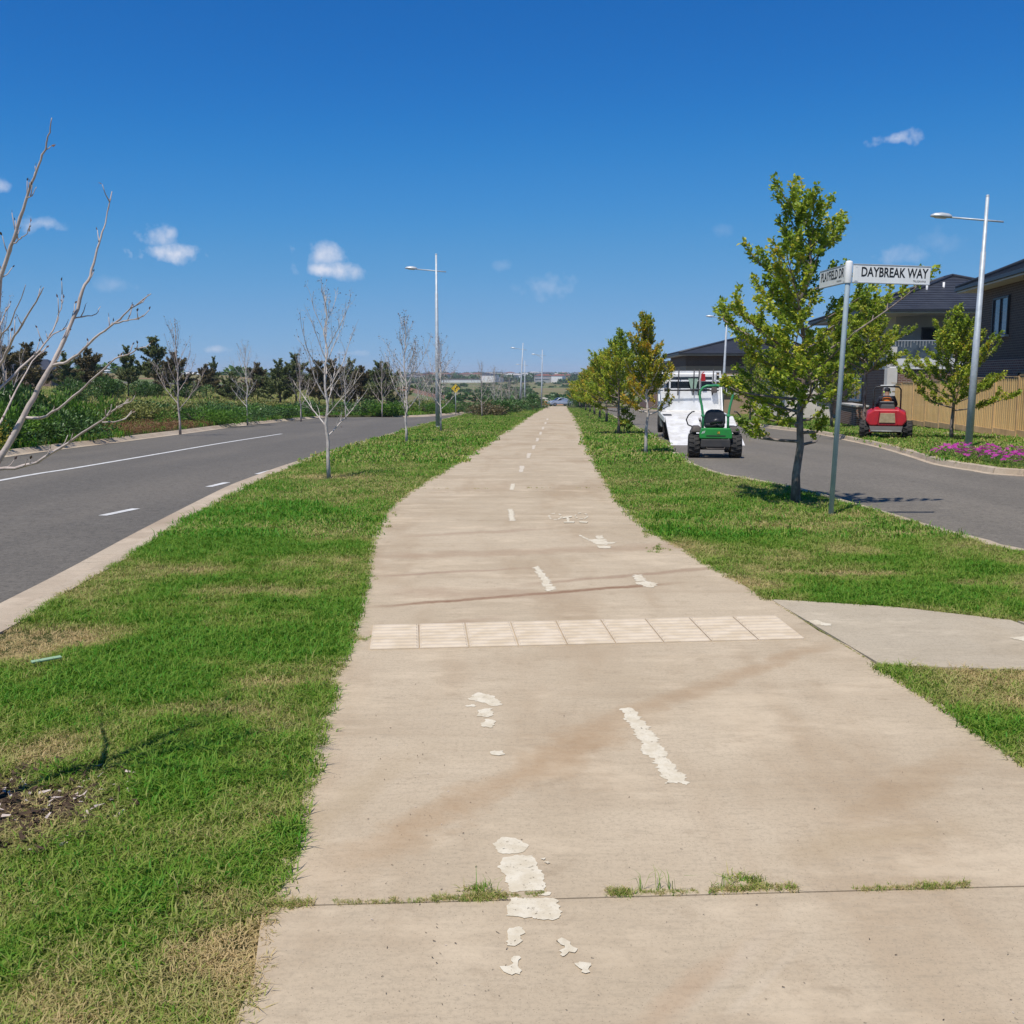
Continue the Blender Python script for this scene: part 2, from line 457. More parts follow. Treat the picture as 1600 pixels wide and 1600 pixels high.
M['vinyl'] = pm('black_seat_vinyl', (.016, .016, .02), (.03, .03, .032), 5, .38, bump=.15, bscale=12)
M['dustbrown'] = pm('dusty_fender', (.11, .09, .075), (.06, .052, .045), 5, .75)
M['red'] = pm('mower_red_paint', (.50, .022, .028), (.40, .02, .03), 3, .35)
M['beige'] = pm('dusty_engine_screen', (.42, .33, .19), (.33, .25, .14), 8, .7, bump=.3, bscale=60)
M['glassdark'] = pm('dark_glass', (.015, .020, .026), (.03, .04, .05), 2, .08)
M['glassblue'] = pm('window_blind_glass', (.10, .13, .16), (.05, .07, .09), 2, .1)
M['silver'] = pm('silver_car_paint', (.55, .57, .60), (.50, .52, .55), 2, .25, .5)
M['lamp_red'] = pm('tail_lamp_red', (.45, .02, .02), None, 4, .25)
M['orange'] = pm('hi_vis_orange', (.95, .24, .03), (.85, .19, .02), 12, .7)
M['limeyellow'] = pm('hi_vis_yellow', (.65, .85, .12), None, 9, .6)
M['navy'] = pm('navy_cloth', (.014, .016, .026), (.024, .026, .036), 14, .85)
M['skin'] = pm('skin', (.42, .24, .16), (.36, .20, .13), 16, .55)
M['roof'] = pm('charcoal_roof_tile', (.034, .037, .047), (.048, .052, .063), 1.6, .55, bump=.15, bscale=30)
M['ridge'] = pm('ridge_capping', (.040, .043, .052), (.03, .033, .04), 3, .55)
M['fascia'] = pm('pale_fascia', (.52, .49, .44), (.46, .43, .38), 2, .5)
M['gutter'] = pm('charcoal_gutter', (.03, .032, .038), None, 2, .45)
M['render'] = pm('cream_render', (.68, .64, .58), (.6, .56, .5), 1.5, .8, bump=.1, bscale=60)
M['rendergrey'] = pm('grey_render', (.42, .40, .365), (.37, .35, .32), 1.5, .8, bump=.1, bscale=60)
M['tan'] = pm('tan_wall_cladding', (.36, .265, .17), (.32, .235, .15), 1.6, .75, bump=.1, bscale=40)
M['white'] = pm('white_paintwork', (.78, .77, .74), (.7, .69, .66), 2, .5)
M['solar'] = pm('solar_panel', (.05, .07, .13), (.04, .055, .10), 2, .15)
def brickmat(name, c1, c2, mortar):
    n = NT(name)
    b = n.t.nodes.new('ShaderNodeTexBrick')
    b.inputs['Scale'].default_value = 1.0
    b.inputs['Brick Width'].default_value = .24; b.inputs['Row Height'].default_value = .086; b.inputs['Mortar Size'].default_value = .010
    b.inputs['Color1'].default_value = (*c1, 1); b.inputs['Color2'].default_value = (*c2, 1); b.inputs['Mortar'].default_value = (*mortar, 1)
    sx = n.t.nodes.new('ShaderNodeSeparateXYZ'); n.t.links.new(n.tc.outputs['Object'], sx.inputs[0])
    cx = n.t.nodes.new('ShaderNodeCombineXYZ')
    n.t.links.new(n.math('ADD', sx.outputs[0], sx.outputs[1]), cx.inputs[0]); n.t.links.new(sx.outputs[2], cx.inputs[1])
    n.t.links.new(cx.outputs[0], b.inputs['Vector'])
    n.col(n.mix(n.math('MULTIPLY', n.noise(3, 4, .6), .35), b.outputs['Color'], tuple(x * .6 for x in c1))).set(.8, 0, .3)
    n.bump(n.math('SUBTRACT', 1.0, b.outputs['Fac']), .6, .01)
    return n.m
M['brickdark'] = brickmat('dark_brown_brick', (.085, .056, .045), (.125, .080, .062), (.20, .165, .135))
M['brickred'] = brickmat('red_brown_brick', (.17, .080, .058), (.22, .11, .08), (.42, .36, .30))
M['timber'] = pm('treated_pine', (.60, .41, .20), (.48, .32, .15), 3, .8, bump=.25, bscale=25)
def paling():
    n = NT('treated_pine_paling')
    o = n.t.nodes.new('ShaderNodeObjectInfo')
    g = n.noise(9, 4, .6, n.tc.outputs['Object'], stretch=(6, 6, .35))
    c = n.mix(o.outputs['Random'], (.80, .56, .25), (.68, .46, .20))
    c = n.mix(n.math('MULTIPLY', n.ss(g, .45, .7), .5), c, (.50, .33, .14))
    n.col(c).set(.8, 0, .3).bump(g, .2, .004); return n.m
M['paling'] = paling()
def bark(name, c1, c2, sc=14):
    n = NT(name)
    g = n.noise(sc, 5, .65, n.tc.outputs['Object'], stretch=(1, 1, .5))
    n.col(n.mix(n.ss(g, .4, .62), c1, c2)).set(.85, 0, .25).bump(n.noise(sc * 3, 4, .6, n.tc.outputs['Object']), .4, .006); return n.m
M['barkpale'] = bark('pale_smooth_bark', (.54, .455, .395), (.40, .33, .285))
M['barkwhite'] = bark('whitish_bark', (.64, .58, .52), (.44, .38, .33))
M['barkbrown'] = bark('grey_brown_bark', (.17, .13, .105), (.30, .25, .21), 9)
M['barkdark'] = bark('dark_bark', (.10, .075, .06), (.16, .12, .09), 5)
M['bud'] = leafmat('dark_buds', [(0, (.08, .05, .04)), (.5, (.13, .08, .055)), (1, (.20, .11, .07))], .1)
M['leafgreen'] = leafmat('elm_leaves_green', [(0, (0.137, 0.223, 0.0231)), (.4, (0.259, 0.367, 0.0347)), (.7, (0.457, 0.523, 0.0482)), (.95, (0.731, 0.576, 0.077)), (1, (0.792, 0.393, 0.0963))], .4)
M['leafyellow'] = leafmat('elm_leaves_turning', [(0, (0.126, 0.216, 0.0225)), (.3, (0.234, 0.324, 0.03)), (.55, (0.486, 0.432, 0.0375)), (.85, (0.72, 0.432, 0.045)), (1, (0.684, 0.27, 0.06))], .4)
M['leafmid'] = leafmat('elm_leaves_yellow_green', [(0, (0.133, 0.229, 0.0211)), (.4, (0.267, 0.366, 0.0317)), (.75, (0.534, 0.526, 0.044)), (1, (0.8, 0.572, 0.0704))], .4)
M['gum'] = leafmat('eucalypt_leaves', [(0, (0.0857, 0.114, 0.0383)), (.5, (0.159, 0.195, 0.0689)), (1, (0.293, 0.3, 0.115))], .2)
M['gumbrown'] = leafmat('bronze_leaves', [(0, (0.091, 0.0823, 0.042)), (.5, (0.173, 0.147, 0.0706)), (1, (0.309, 0.235, 0.118))], .2)
M['darkgreen'] = leafmat('dark_shrub_leaves', [(0, (0.0307, 0.0728, 0.0192)), (.5, (0.0672, 0.142, 0.032)), (1, (0.144, 0.239, 0.064))], .2, .4)
M['weed'] = leafmat('lush_weed_leaves', [(0, (0.0552, 0.134, 0.016)), (.5, (0.11, 0.24, 0.0256)), (1, (0.221, 0.365, 0.048))], .35)
M['olive'] = leafmat('olive_hedge_leaves', [(0, (0.108, 0.126, 0.027)), (.5, (0.208, 0.226, 0.0525)), (1, (0.36, 0.342, 0.105))], .25)
M['goldleaf'] = leafmat('golden_leaves', [(0, (0.169, 0.169, 0.0195)), (.6, (0.39, 0.325, 0.0325)), (1, (0.546, 0.429, 0.052))], .3)
M['rust'] = leafmat('rusty_groundcover_leaves', [(0, (0.126, 0.063, 0.028)), (.5, (0.224, 0.098, 0.042)), (1, (0.182, 0.182, 0.042))], .2)
M['magenta'] = leafmat('magenta_petals', [(0, (.40, .015, .26)), (.6, (.58, .03, .40)), (1, (.70, .12, .52))], .3)
def grassmat(name, lush, mid, straw):
    n = NT(name)
    at_ = n.t.nodes.new('ShaderNodeAttribute'); at_.attribute_type = 'INSTANCER'; at_.attribute_name = 'dry'
    f = n.math('ADD', at_.outputs['Fac'], n.math('MULTIPLY', n.math('SUBTRACT', n.geo.outputs['Random Per Island'], .5), .9))
    c = n.ramp(f, [(0, lush), (.42, mid), (.68, tuple((a + b) / 2 for a, b in zip(mid, straw))), (1, straw)])
    n.col(c).set(.6, 0, .25)
    tr = n.t.nodes.new('ShaderNodeBsdfTranslucent'); n.t.links.new(c, tr.inputs['Color'])
    mx = n.t.nodes.new('ShaderNodeMixShader'); mx.inputs[0].default_value = .35
    n.t.links.new(n.b.outputs[0], mx.inputs[1]); n.t.links.new(tr.outputs[0], mx.inputs[2]); n.t.links.new(mx.outputs[0], n.out.inputs['Surface'])
    return n.m
M['grass'] = grassmat('lawn_grass', (.072, .265, .013), (.220, .325, .036), (.58, .44, .21))

# ------------------------------------------------------------------ outlines on the ground (world metres, from sight lines)
def line_fn(pxs, extra_near=(), extra_far=(), dz=0):
    P = list(extra_near) + [tuple(at(x, y, dz).to_2d()) for x, y in pxs] + list(extra_far)
    C = crom(P, .2); ys = np.array([p.y for p in C]); xs = np.array([p.x for p in C])
    o = np.argsort(ys, kind='stable')
    return (lambda y, a=ys[o], b=xs[o]: np.interp(y, a, b)), P
pathL, _ = line_fn([(365, 1600), (425, 1400), (488, 1180), (520, 1060), (547, 980), (575, 880), (583, 830), (605, 795), (650, 762), (700, 731), (740, 706), (790, 674), (820, 655), (844, 641), (857, 635)],
                   [(-.55, -6), (-.58, .8)])
pathR, _ = line_fn([(1600, 1188), (1480, 1108), (1370, 1040), (1200, 936), (1100, 878), (1020, 830), (985, 800), (958, 770), (938, 737), (924, 705), (910, 675), (900, 655), (890, 641), (885, 635)],
                   [(2.75, -6), (2.45, 1.5)])
YEND = at(870, 635).y
kerbL, KL = line_fn([(0, 985), (90, 930), (200, 868), (300, 808), (400, 752), (440, 735), (500, 713), (600, 682), (690, 656), (747, 643)],
                    [(-3.3, -12), (-3.22, 1)], [(-1.2, 80), (2.2, 130), (3.5, 150)])
KLF = [(-10.9, -12), (-10.9, 8)] + [tuple(at(*p, -.12).to_2d()) for p in [(0, 712), (160, 692), (280, 677), (400, 662), (550, 649)]] + [(-7.1, 72), (-3.9, 92), (-.4, 130), (.6, 150)]
KR = [(40, 4.4), (14, 4.9), (8.2, 6.0), (5.9, 7.6)] + [tuple(at(*p).to_2d()) for p in [(1600, 862), (1531, 845), (1459, 827), (1394, 807), (1340, 791), (1240, 763), (1165, 748), (1110, 737), (1062, 716), (1022, 684)]] + [(6.3, 60), (8.6, 100), (11.6, 150)]
KRF = [(40, 16.0), (18, 16.2), (12, 16.8)] + [tuple(at(*p).to_2d()) for p in [(1600, 733), (1540, 727), (1480, 718), (1440, 707), (1390, 694), (1340, 684), (1280, 673)]] + [(11.9, 50), (13.4, 80), (15.6, 120), (17.5, 150)]
def fn_of(P):
    C = crom(P, .15); ys = np.array([p.y for p in C]); xs = np.array([p.x for p in C]); o = np.argsort(ys, kind='stable')
    return lambda y: np.interp(y, ys[o], xs[o])
kerbLF, kerbR, kerbRF = fn_of(KLF), fn_of(KR), fn_of(KRF)

def strip(name, fl, fr, y0, y1, dz, mat, nx=6, skirt=.0, parent=None, kind='structure', wob=0):
    ys = [y0]
    while ys[-1] < y1: ys.append(min(y1, ys[-1] + max(.15, min(4, (abs(ys[-1])) * .03))))
    ys = np.array(ys); L = fl(ys) if callable(fl) else np.full(len(ys), fl); R = fr(ys) if callable(fr) else np.full(len(ys), fr)
    L = L + np.zeros(len(ys)); R = R + np.zeros(len(ys))
    t = np.linspace(0, 1, nx)
    X = L[:, None] * (1 - t) + R[:, None] * t; Y = np.repeat(ys[:, None], nx, 1)
    Zz = Zv(X, Y) + dz
    if wob: Zz = Zz + wob * np.sin(X * 2.3 + Y * .7) * np.sin(Y * 1.1)
    if skirt:
        X = np.concatenate([X[:, :1], X, X[:, -1:]], 1); Y = np.concatenate([Y[:, :1], Y, Y[:, -1:]], 1)
        Zz = np.concatenate([Zz[:, :1] - skirt, Zz, Zz[:, -1:] - skirt], 1); nx += 2
    V = np.stack([X, Y, Zz], -1).reshape(-1, 3)
    n = len(ys); i = np.arange(n - 1)[:, None] * nx + np.arange(nx - 1)[None]
    F = np.stack([i, i + 1, i + 1 + nx, i + nx], -1).reshape(-1, 4)
    o = link(name, mesh_np(name, V, F, mat, True), parent)
    if kind: tag(o, kind=kind)
    return o

# ------------------------------------------------------------------ ground, roads, kerbs, path
xs = np.array([-6000, -3000, -1500, -800, -400, -220, -120, -70, -45, -30, -22, -16, -12, -6, 0, 6, 14, 22, 34, 50, 80, 140, 260, 500, 900, 1600, 3000, 6000.])
ys = np.concatenate([np.arange(-80, 120, 8), np.arange(120, 320, 12), np.arange(320, 800, 40), [900, 1000, 1150, 1300, 1500, 1800, 2200, 2700, 3400, 4500, 6000]]).astype(float)
X, Y = np.meshgrid(xs, ys)
sink = np.clip((185 - Y) / 18, 0, 1) * np.clip((75 - np.abs(X)) / 20, 0, 1)
V = np.stack([X, Y, Zv(X, Y) - .02 - .35 * sink], -1).reshape(-1, 3)
i = (np.arange(len(ys) - 1)[:, None] * len(xs) + np.arange(len(xs) - 1)[None])
F = np.stack([i, i + 1, i + 1 + len(xs), i + len(xs)], -1).reshape(-1, 4)
tag(link('ground', mesh_np('ground', V, F, M['field'], True)), kind='structure')

strip('road_asphalt', lambda y: kerbLF(y) - .1, lambda y: kerbL(y) + .1, -12, 150, -.115, M['asphalt'], 10)
strip('side_road_asphalt', lambda y: np.minimum(kerbR(y), 9) - .1, lambda y: np.where(y < 17.5, 42., kerbRF(y) + .3), 4.2, 150, -.115, M['asphalt2'], 12)
strip('cross_street', -75, 75, YEND + 3, YEND + 13, .03, M['asphalt'], 12)
strip('verge_lawn', kerbL, pathL, -8, YEND, -.012, M['lawn'], 8, .16, wob=.006)
strip('side_verge_lawn', pathR, lambda y: kerbR(y), 5.0, YEND, -.012, M['lawn'], 8, .16, wob=.006)
strip('corner_lawn', pathR, 40, -6, 5.0, -.012, M['lawn'], 8, .16)
strip('opposite_lawn', kerbRF, 60, 16.1, YEND, -.012, M['lawn'], 12, .16)
strip('garden_bed_soil', lambda y: kerbLF(y) - 9, kerbLF, -12, 150, .0, M['bed'], 8, .16)
strip('meadow', -75, lambda y: kerbLF(y) - 9, -40, YEND + 6, .004, M['meadow'], 14)

def kerb(P, side, name, y_lo=-1e9, y_hi=1e9, ch=.36, roll=0.0):
    """concrete kerb and channel swept along P; every cast length is a piece of its own. side: +1 = road lies to the right of travel"""
    root = empty(name, kind='structure')
    C = [p for p in crom(P, .3) if y_lo <= p.y <= y_hi]
    prof = [(-.03, -.14), (-.03, .004), (.10, .006), (.125, -.006), (.155 + roll, -.098), (.155 + roll + ch, -.106), (.155 + roll + ch, -.16)]
    n = 9
    for a in range(0, len(C) - 1, n - 1):
        seg = C[a:a + n]
        if len(seg) < 2: break
        V = []
        for k, p in enumerate(seg):
            q0, q1 = C[max(0, a + k - 1)], C[min(len(C) - 1, a + k + 1)]
            t = (q1 - q0).normalized(); nrm = Vector((t.y, -t.x)) * side
            pp = p + t * (.006 if k == 0 else -.006 if k == len(seg) - 1 else 0)
            for (o, z) in prof:
                w = pp + nrm * o
                V.append((w.x, w.y, Z(p.x, p.y) + z))
        m = len(prof); F = []
        for k in range(len(seg) - 1):
            for j in range(m - 1): F.append((k * m + j, k * m + j + 1, (k + 1) * m + j + 1, (k + 1) * m + j))
        mb = MB(); mb.add(V, F + [tuple(range(m)), tuple((len(seg) - 1) * m + j for j in reversed(range(m)))])
        mb.build('kerb_segment', M['kerb'], root)
    return root
kerb(KL, -1, 'kerb_beside_path', -8, 130)
kerb(KLF, 1, 'kerb_by_garden_bed', 6, 130, .22, .12)
kerb(KR, 1, 'kerb_beside_side_road', 4.4, 130, .10)
kerb(KRF, -1, 'kerb_opposite', 16, 130, .12)

path = empty('shared_path', kind='structure')
joints = [-5.5, at(850, 1406).y, at(800, 768).y, at(800, 696).y, at(800, 671).y, 56, 72, 90, 110, 132, YEND - 6, YEND + 3]
t1 = at(1500, 1381).y - at(430, 1411).y; t1 *= 2.9 / (at(1500, 1381).x - at(430, 1411).x)
tilts = [t1, t1] + [.05] * 12
joints[1] = (at(430, 1411).y + at(1500, 1381).y) / 2
wig = lambda y, s: .012 * math.sin(y * 5.1 + s) + .010 * math.sin(y * 11.7 + 2 * s)
for k in range(len(joints) - 1):
    a, b = joints[k] + .004, joints[k + 1] - .004
    n = max(4, int((b - a) / .35)); m = 9
    V, F = [], []
    for i in range(n + 1):
        y = a + (b - a) * i / n; tilt = tilts[k] + (tilts[k + 1] - tilts[k]) * i / n
        l, r = float(pathL(y)) + wig(y, 1), float(pathR(y)) + wig(y, 4)
        for j in range(m):
            t = j / (m - 1)
            yy = y + tilt * (t - .5)
            V.append((l + (r - l) * t, yy, Z(0, yy)))
        V += [(l, y - tilt / 2, Z(0, y) - .1), (r, y + tilt / 2, Z(0, y) - .1)]
    st = m + 2
    for i in range(n):
        for j in range(m - 1): F.append((i * st + j, i * st + j + 1, (i + 1) * st + j + 1, (i + 1) * st + j))
        F.append((i * st + m, i * st, (i + 1) * st, (i + 1) * st + m)); F.append((i * st + m - 1, i * st + m + 1, (i + 1) * st + m + 1, (i + 1) * st + m - 1))
    for i in (0, n): F.append(tuple(i * st + j for j in range(m)) + (i * st + m + 1, i * st + m))
    mb = MB(); mb.add(V, F); mb.build('slab', M['path'], path)
strip('path_bedding', lambda y: pathL(y) - .02, lambda y: pathR(y) + .02, -6, YEND + 2, -.012, M['sand'], 4)

def ground_poly(pts, dz, thick=.0):
    mb = MB(); n = len(pts)
    vs = [(p[0], p[1], Z(p[0], p[1]) + dz) for p in pts]
    from mathutils.geometry import tessellate_polygon
    tris = tessellate_polygon([[Vector(v) for v in vs]])
    mb.add(vs, [tuple(t) for t in tris])
    return mb
sp = [(1202, 937), (1260, 940), (1400, 949), (1600, 972)]
sp2 = [(1600, 1047), (1500, 1044), (1420, 1041), (1372, 1038)]
A = [at(*p).to_2d() for p in sp]; B = [at(*p).to_2d() for p in sp2]
A.append(A[-1] + (A[-1] - A[-2]).normalized() * 9); B = [B[0] + (B[0] - B[1]).normalized() * 9] + B
sidep = empty('side_path', kind='structure')
cutx = 3.55
def side_piece(t0, t1):
    Bq = list(reversed(B)); poly = []
    def along(Q, t):
        d = [0]
        for a, b in zip(Q, Q[1:]): d.append(d[-1] + (b - a).length)
        s = t * d[-1]; k = max(0, min(len(Q) - 2, int(np.searchsorted(d, s)) - 1))
        return Q[k] + (Q[k + 1] - Q[k]) * ((s - d[k]) / (d[k + 1] - d[k]))
    up = [along(A, t0 + (t1 - t0) * i / 8) for i in range(9)]; dn = [along(Bq, t0 + (t1 - t0) * i / 8) for i in range(9)]
    V, F = [], []
    for p, q in zip(up, dn): V += [(p.x, p.y, .004), (q.x, q.y, .004), (p.x, p.y, -.1), (q.x, q.y, -.1)]
    for i in range(8):
        a, b = i * 4, i * 4 + 4
        F += [(a, a + 1, b + 1, b), (a + 2, a, b, b + 2), (a + 1, a + 3, b + 3, b + 1)]
    F += [(0, 2, 3, 1), (32, 33, 35, 34)]
    mb = MB(); mb.add(V, F); mb.build('slab', M['sidepath'], sidep)
for t0, t1 in ((.0012, .148), (.152, .40), (.403, .70), (.703, 1)): side_piece(t0, t1)

# tactile tiles: nine, each with eight bars
TLc, TRc, BLc, BRc = (at(*p).to_2d() for p in ((582, 978), (1212, 963), (577, 1016), (1258, 999)))
for k in range(9):
    q = [BLc.lerp(BRc, (k + .012) / 9), BLc.lerp(BRc, (k + .988) / 9), TLc.lerp(TRc, (k + .988) / 9), TLc.lerp(TRc, (k + .012) / 9)]
    P = lambda u, v, z: (*(q[0].lerp(q[1], u).lerp(q[3].lerp(q[2], u), v)), z)
    mb = MB(); zt = .007
    mb.add([P(0, 0, 0), P(1, 0, 0), P(1, 1, 0), P(0, 1, 0), P(0, 0, zt), P(1, 0, zt), P(1, 1, zt), P(0, 1, zt)], [(4, 5, 6, 7), (0, 1, 5, 4), (1, 2, 6, 5), (2, 3, 7, 6), (3, 0, 4, 7)])
    for j in range(8):
        c = (j + .5) / 8; w, w2 = .036, .022
        mb.add([P(.03, c - w, zt), P(.97, c - w, zt), P(.97, c + w, zt), P(.03, c + w, zt), P(.045, c - w2, zt + .006), P(.955, c - w2, zt + .006), P(.955, c + w2, zt + .006), P(.045, c + w2, zt + .006)],
               [(4, 5, 6, 7), (0, 1, 5, 4), (1, 2, 6, 5), (2, 3, 7, 6), (3, 0, 4, 7)])
    mb.build('tactile_tile', M['tile'], path)

# worn paint on the path, chipped outlines
def chipped(pts, amp, step=.018, seed=0):
    r = random.Random(seed); out = []
    for a, b in zip(pts, pts[1:] + pts[:1]):
        d = b - a; n = max(1, int(d.length / step)); nn = Vector((d.y, -d.x)).normalized()
        w = 0.0
        for i in range(n):
            w = w * .6 + r.uniform(-amp, amp) * .8
            out.append(a + d * (i / n) + nn * (w if i else 0) + Vector((r.uniform(-amp, amp), 0)) * .55)
    return out
def paint(name, polys, mat='paint', amp=.007, parent=path, dz=.0016, step=.009):
    mb = MB()
    for i, pl in enumerate(polys):
        g = ground_poly(chipped([at(*p).to_2d() for p in pl], amp, step, i + len(pl)), dz + i * .0003)
        mb.add(g.v, g.f)
    return mb.build(name, M[mat], parent)
z4 = lambda L: [(600 + x / 3.077, 1040 + y / 3.077) for x, y in L]
paint('painted_walker_symbol', [z4(l) for l in (
    [(527, 870), (545, 840), (590, 826), (640, 838), (692, 860), (690, 880), (640, 905), (560, 903)],
    [(545, 972), (570, 925), (640, 912), (712, 915), (735, 950), (765, 1000), (770, 1085), (600, 1085), (570, 1000)],
    [(720, 1090), (806, 1094), (795, 1106), (740, 1108)],
    [(608, 1122), (820, 1122), (855, 1185), (815, 1228), (720, 1218), (590, 1205)],
    [(600, 1265), (670, 1262), (678, 1290), (650, 1300), (665, 1325), (630, 1352), (595, 1348), (583, 1330), (600, 1300)],
    [(622, 1400), (655, 1400), (645, 1440), (650, 1490), (610, 1492), (575, 1475), (560, 1450), (620, 1435)],
    [(835, 1322), (855, 1312), (900, 1345), (925, 1365), (915, 1385), (890, 1380), (870, 1400), (855, 1403), (848, 1375), (865, 1362)],
    [(912, 1435), (960, 1430), (998, 1435), (985, 1465), (965, 1485), (945, 1478)],
    [(750, 930), (775, 927), (765, 939)], [(765, 949), (790, 945), (785, 958)])])
paint('painted_arrow_remnant', [z4(l) for l in (
    [(405, 165), (430, 142), (455, 130), (520, 145), (570, 190), (520, 196), (485, 180), (440, 174)], [(393, 192), (440, 185), (435, 200), (400, 200)],
    [(448, 215), (520, 208), (525, 240), (500, 250), (450, 245)], [(465, 285), (500, 258), (538, 272), (520, 300), (470, 295)], [(512, 415), (575, 412), (578, 430), (540, 434), (512, 428)])])
paint('painted_dash', [z4([(1135, 208), (1195, 205), (1245, 265), (1290, 320), (1335, 390), (1365, 440), (1430, 515), (1455, 575), (1420, 562), (1380, 565), (1355, 572), (1330, 520), (1290, 460), (1240, 390), (1200, 310), (1155, 240)])], amp=.012)
z3 = lambda L: [(540 + x / 2.857, 740 + y / 2.857) for x, y in L]
paint('painted_dash', [z3([(838, 420), (860, 412), (905, 470), (940, 518), (893, 524), (868, 470)])], amp=.012)
paint('painted_dash', [z3([(725, 158), (747, 158), (758, 210), (730, 212)])], amp=.012)
paint('painted_dash', [z3([(738, 46), (757, 45), (751, 73), (732, 72)])])
for (x, y, h) in ((814, 733, 5), (825, 712, 4), (833, 699, 3), (839, 687, 2.6), (844, 677, 2.2), (848, 669, 1.8), (852, 661, 1.5), (855, 655, 1.2)):
    w = h * .5 + .7
    paint('painted_dash', [[(x - w, y + h), (x + w, y + h), (x + w + h * .4, y - h), (x - w + h * .4, y - h)]], 'paintgrey', step=.1, amp=.015, dz=.003)
paint('painted_walker_symbol', [z3(l) for l in ([(1118, 278), (1150, 276), (1152, 290), (1122, 292)], [(1078, 294), (1160, 292), (1170, 318), (1120, 318)],
    [(1038, 274), (1050, 275), (1085, 292), (1075, 296)], [(1155, 308), (1208, 306), (1195, 314), (1160, 314)], [(1120, 322), (1185, 325), (1180, 334), (1135, 334)])], 'paint', .01)
paint('painted_arrow_remnant', [z3(l) for l in ([(1282, 452), (1325, 452), (1343, 478), (1300, 482)], [(1290, 488), (1340, 480), (1392, 490), (1378, 510), (1335, 505)])], 'paint', .012)
ring = lambda cx, cy, a, b, t: [z3([(cx + (a + t) * math.cos(q), cy + (b + t * .4) * math.sin(q)), (cx + (a + t) * math.cos(q + .55), cy + (b + t * .4) * math.sin(q + .55)), (cx + (a - t) * math.cos(q + .55), cy + (b - t * .4) * math.sin(q + .55)), (cx + (a - t) * math.cos(q), cy + (b - t * .4) * math.sin(q))]) for q in (0, .6, 1.3, 2.2, 3.0, 4.1, 5.3)]
paint('painted_bicycle_symbol', ring(936, 192, 28, 14, 4) + ring(1052, 190, 28, 13, 4) + [z3(l) for l in ([(965, 196), (1010, 190), (1010, 196), (968, 202)], [(984, 192), (996, 192), (1000, 220), (990, 221)], [(975, 216), (1020, 215), (1020, 221), (978, 222)], [(1040, 214), (1080, 216), (1080, 223), (1045, 221)])], 'paint', .006)
paint('painted_mark', [[(1262, 971), (1278, 970), (1292, 976), (1275, 978)], [(1280, 973), (1300, 976), (1298, 979), (1284, 979)]], 'paint', .006, sidep, .006)
paint('painted_mark', [[(1578, 998), (1600, 995), (1612, 1000), (1600, 1003)]], 'paint', .006, sidep, .006)

# road line markings
def ribbon(name, pts, w, mat='roadline', dz=-.110, step=.5):
    C = crom(pts, step); mb = MB(); V = []
    for k, p in enumerate(C):
        t = (C[min(k + 1, len(C) - 1)] - C[max(k - 1, 0)]).normalized(); n = Vector((t.y, -t.x)) * w / 2
        for q in (p - n, p + n): V.append((q.x, q.y, Z(q.x, q.y) + dz))
    mb.add(V, [(2 * k, 2 * k + 1, 2 * k + 3, 2 * k + 2) for k in range(len(C) - 1)])
    return tag(mb.build(name, M[mat]), kind='structure')
g2 = lambda x, y: tuple(at(x, y, -.115).to_2d())
ribbon('centre_line', [(-8.35, -10), (-8.3, 6), g2(0, 751), g2(120, 731), g2(250, 709), g2(350, 692), g2(440, 678)], .13)
for a, b in (((160, 806), (213, 795)), ((326, 761), (355, 754)), ((402, 741), (425, 735))):
    ribbon('lane_dash', [g2(*a), g2(*b)], .12)
ribbon('lane_dash', [(-4.6, 6.2), (-4.6, 8.2)], .12)

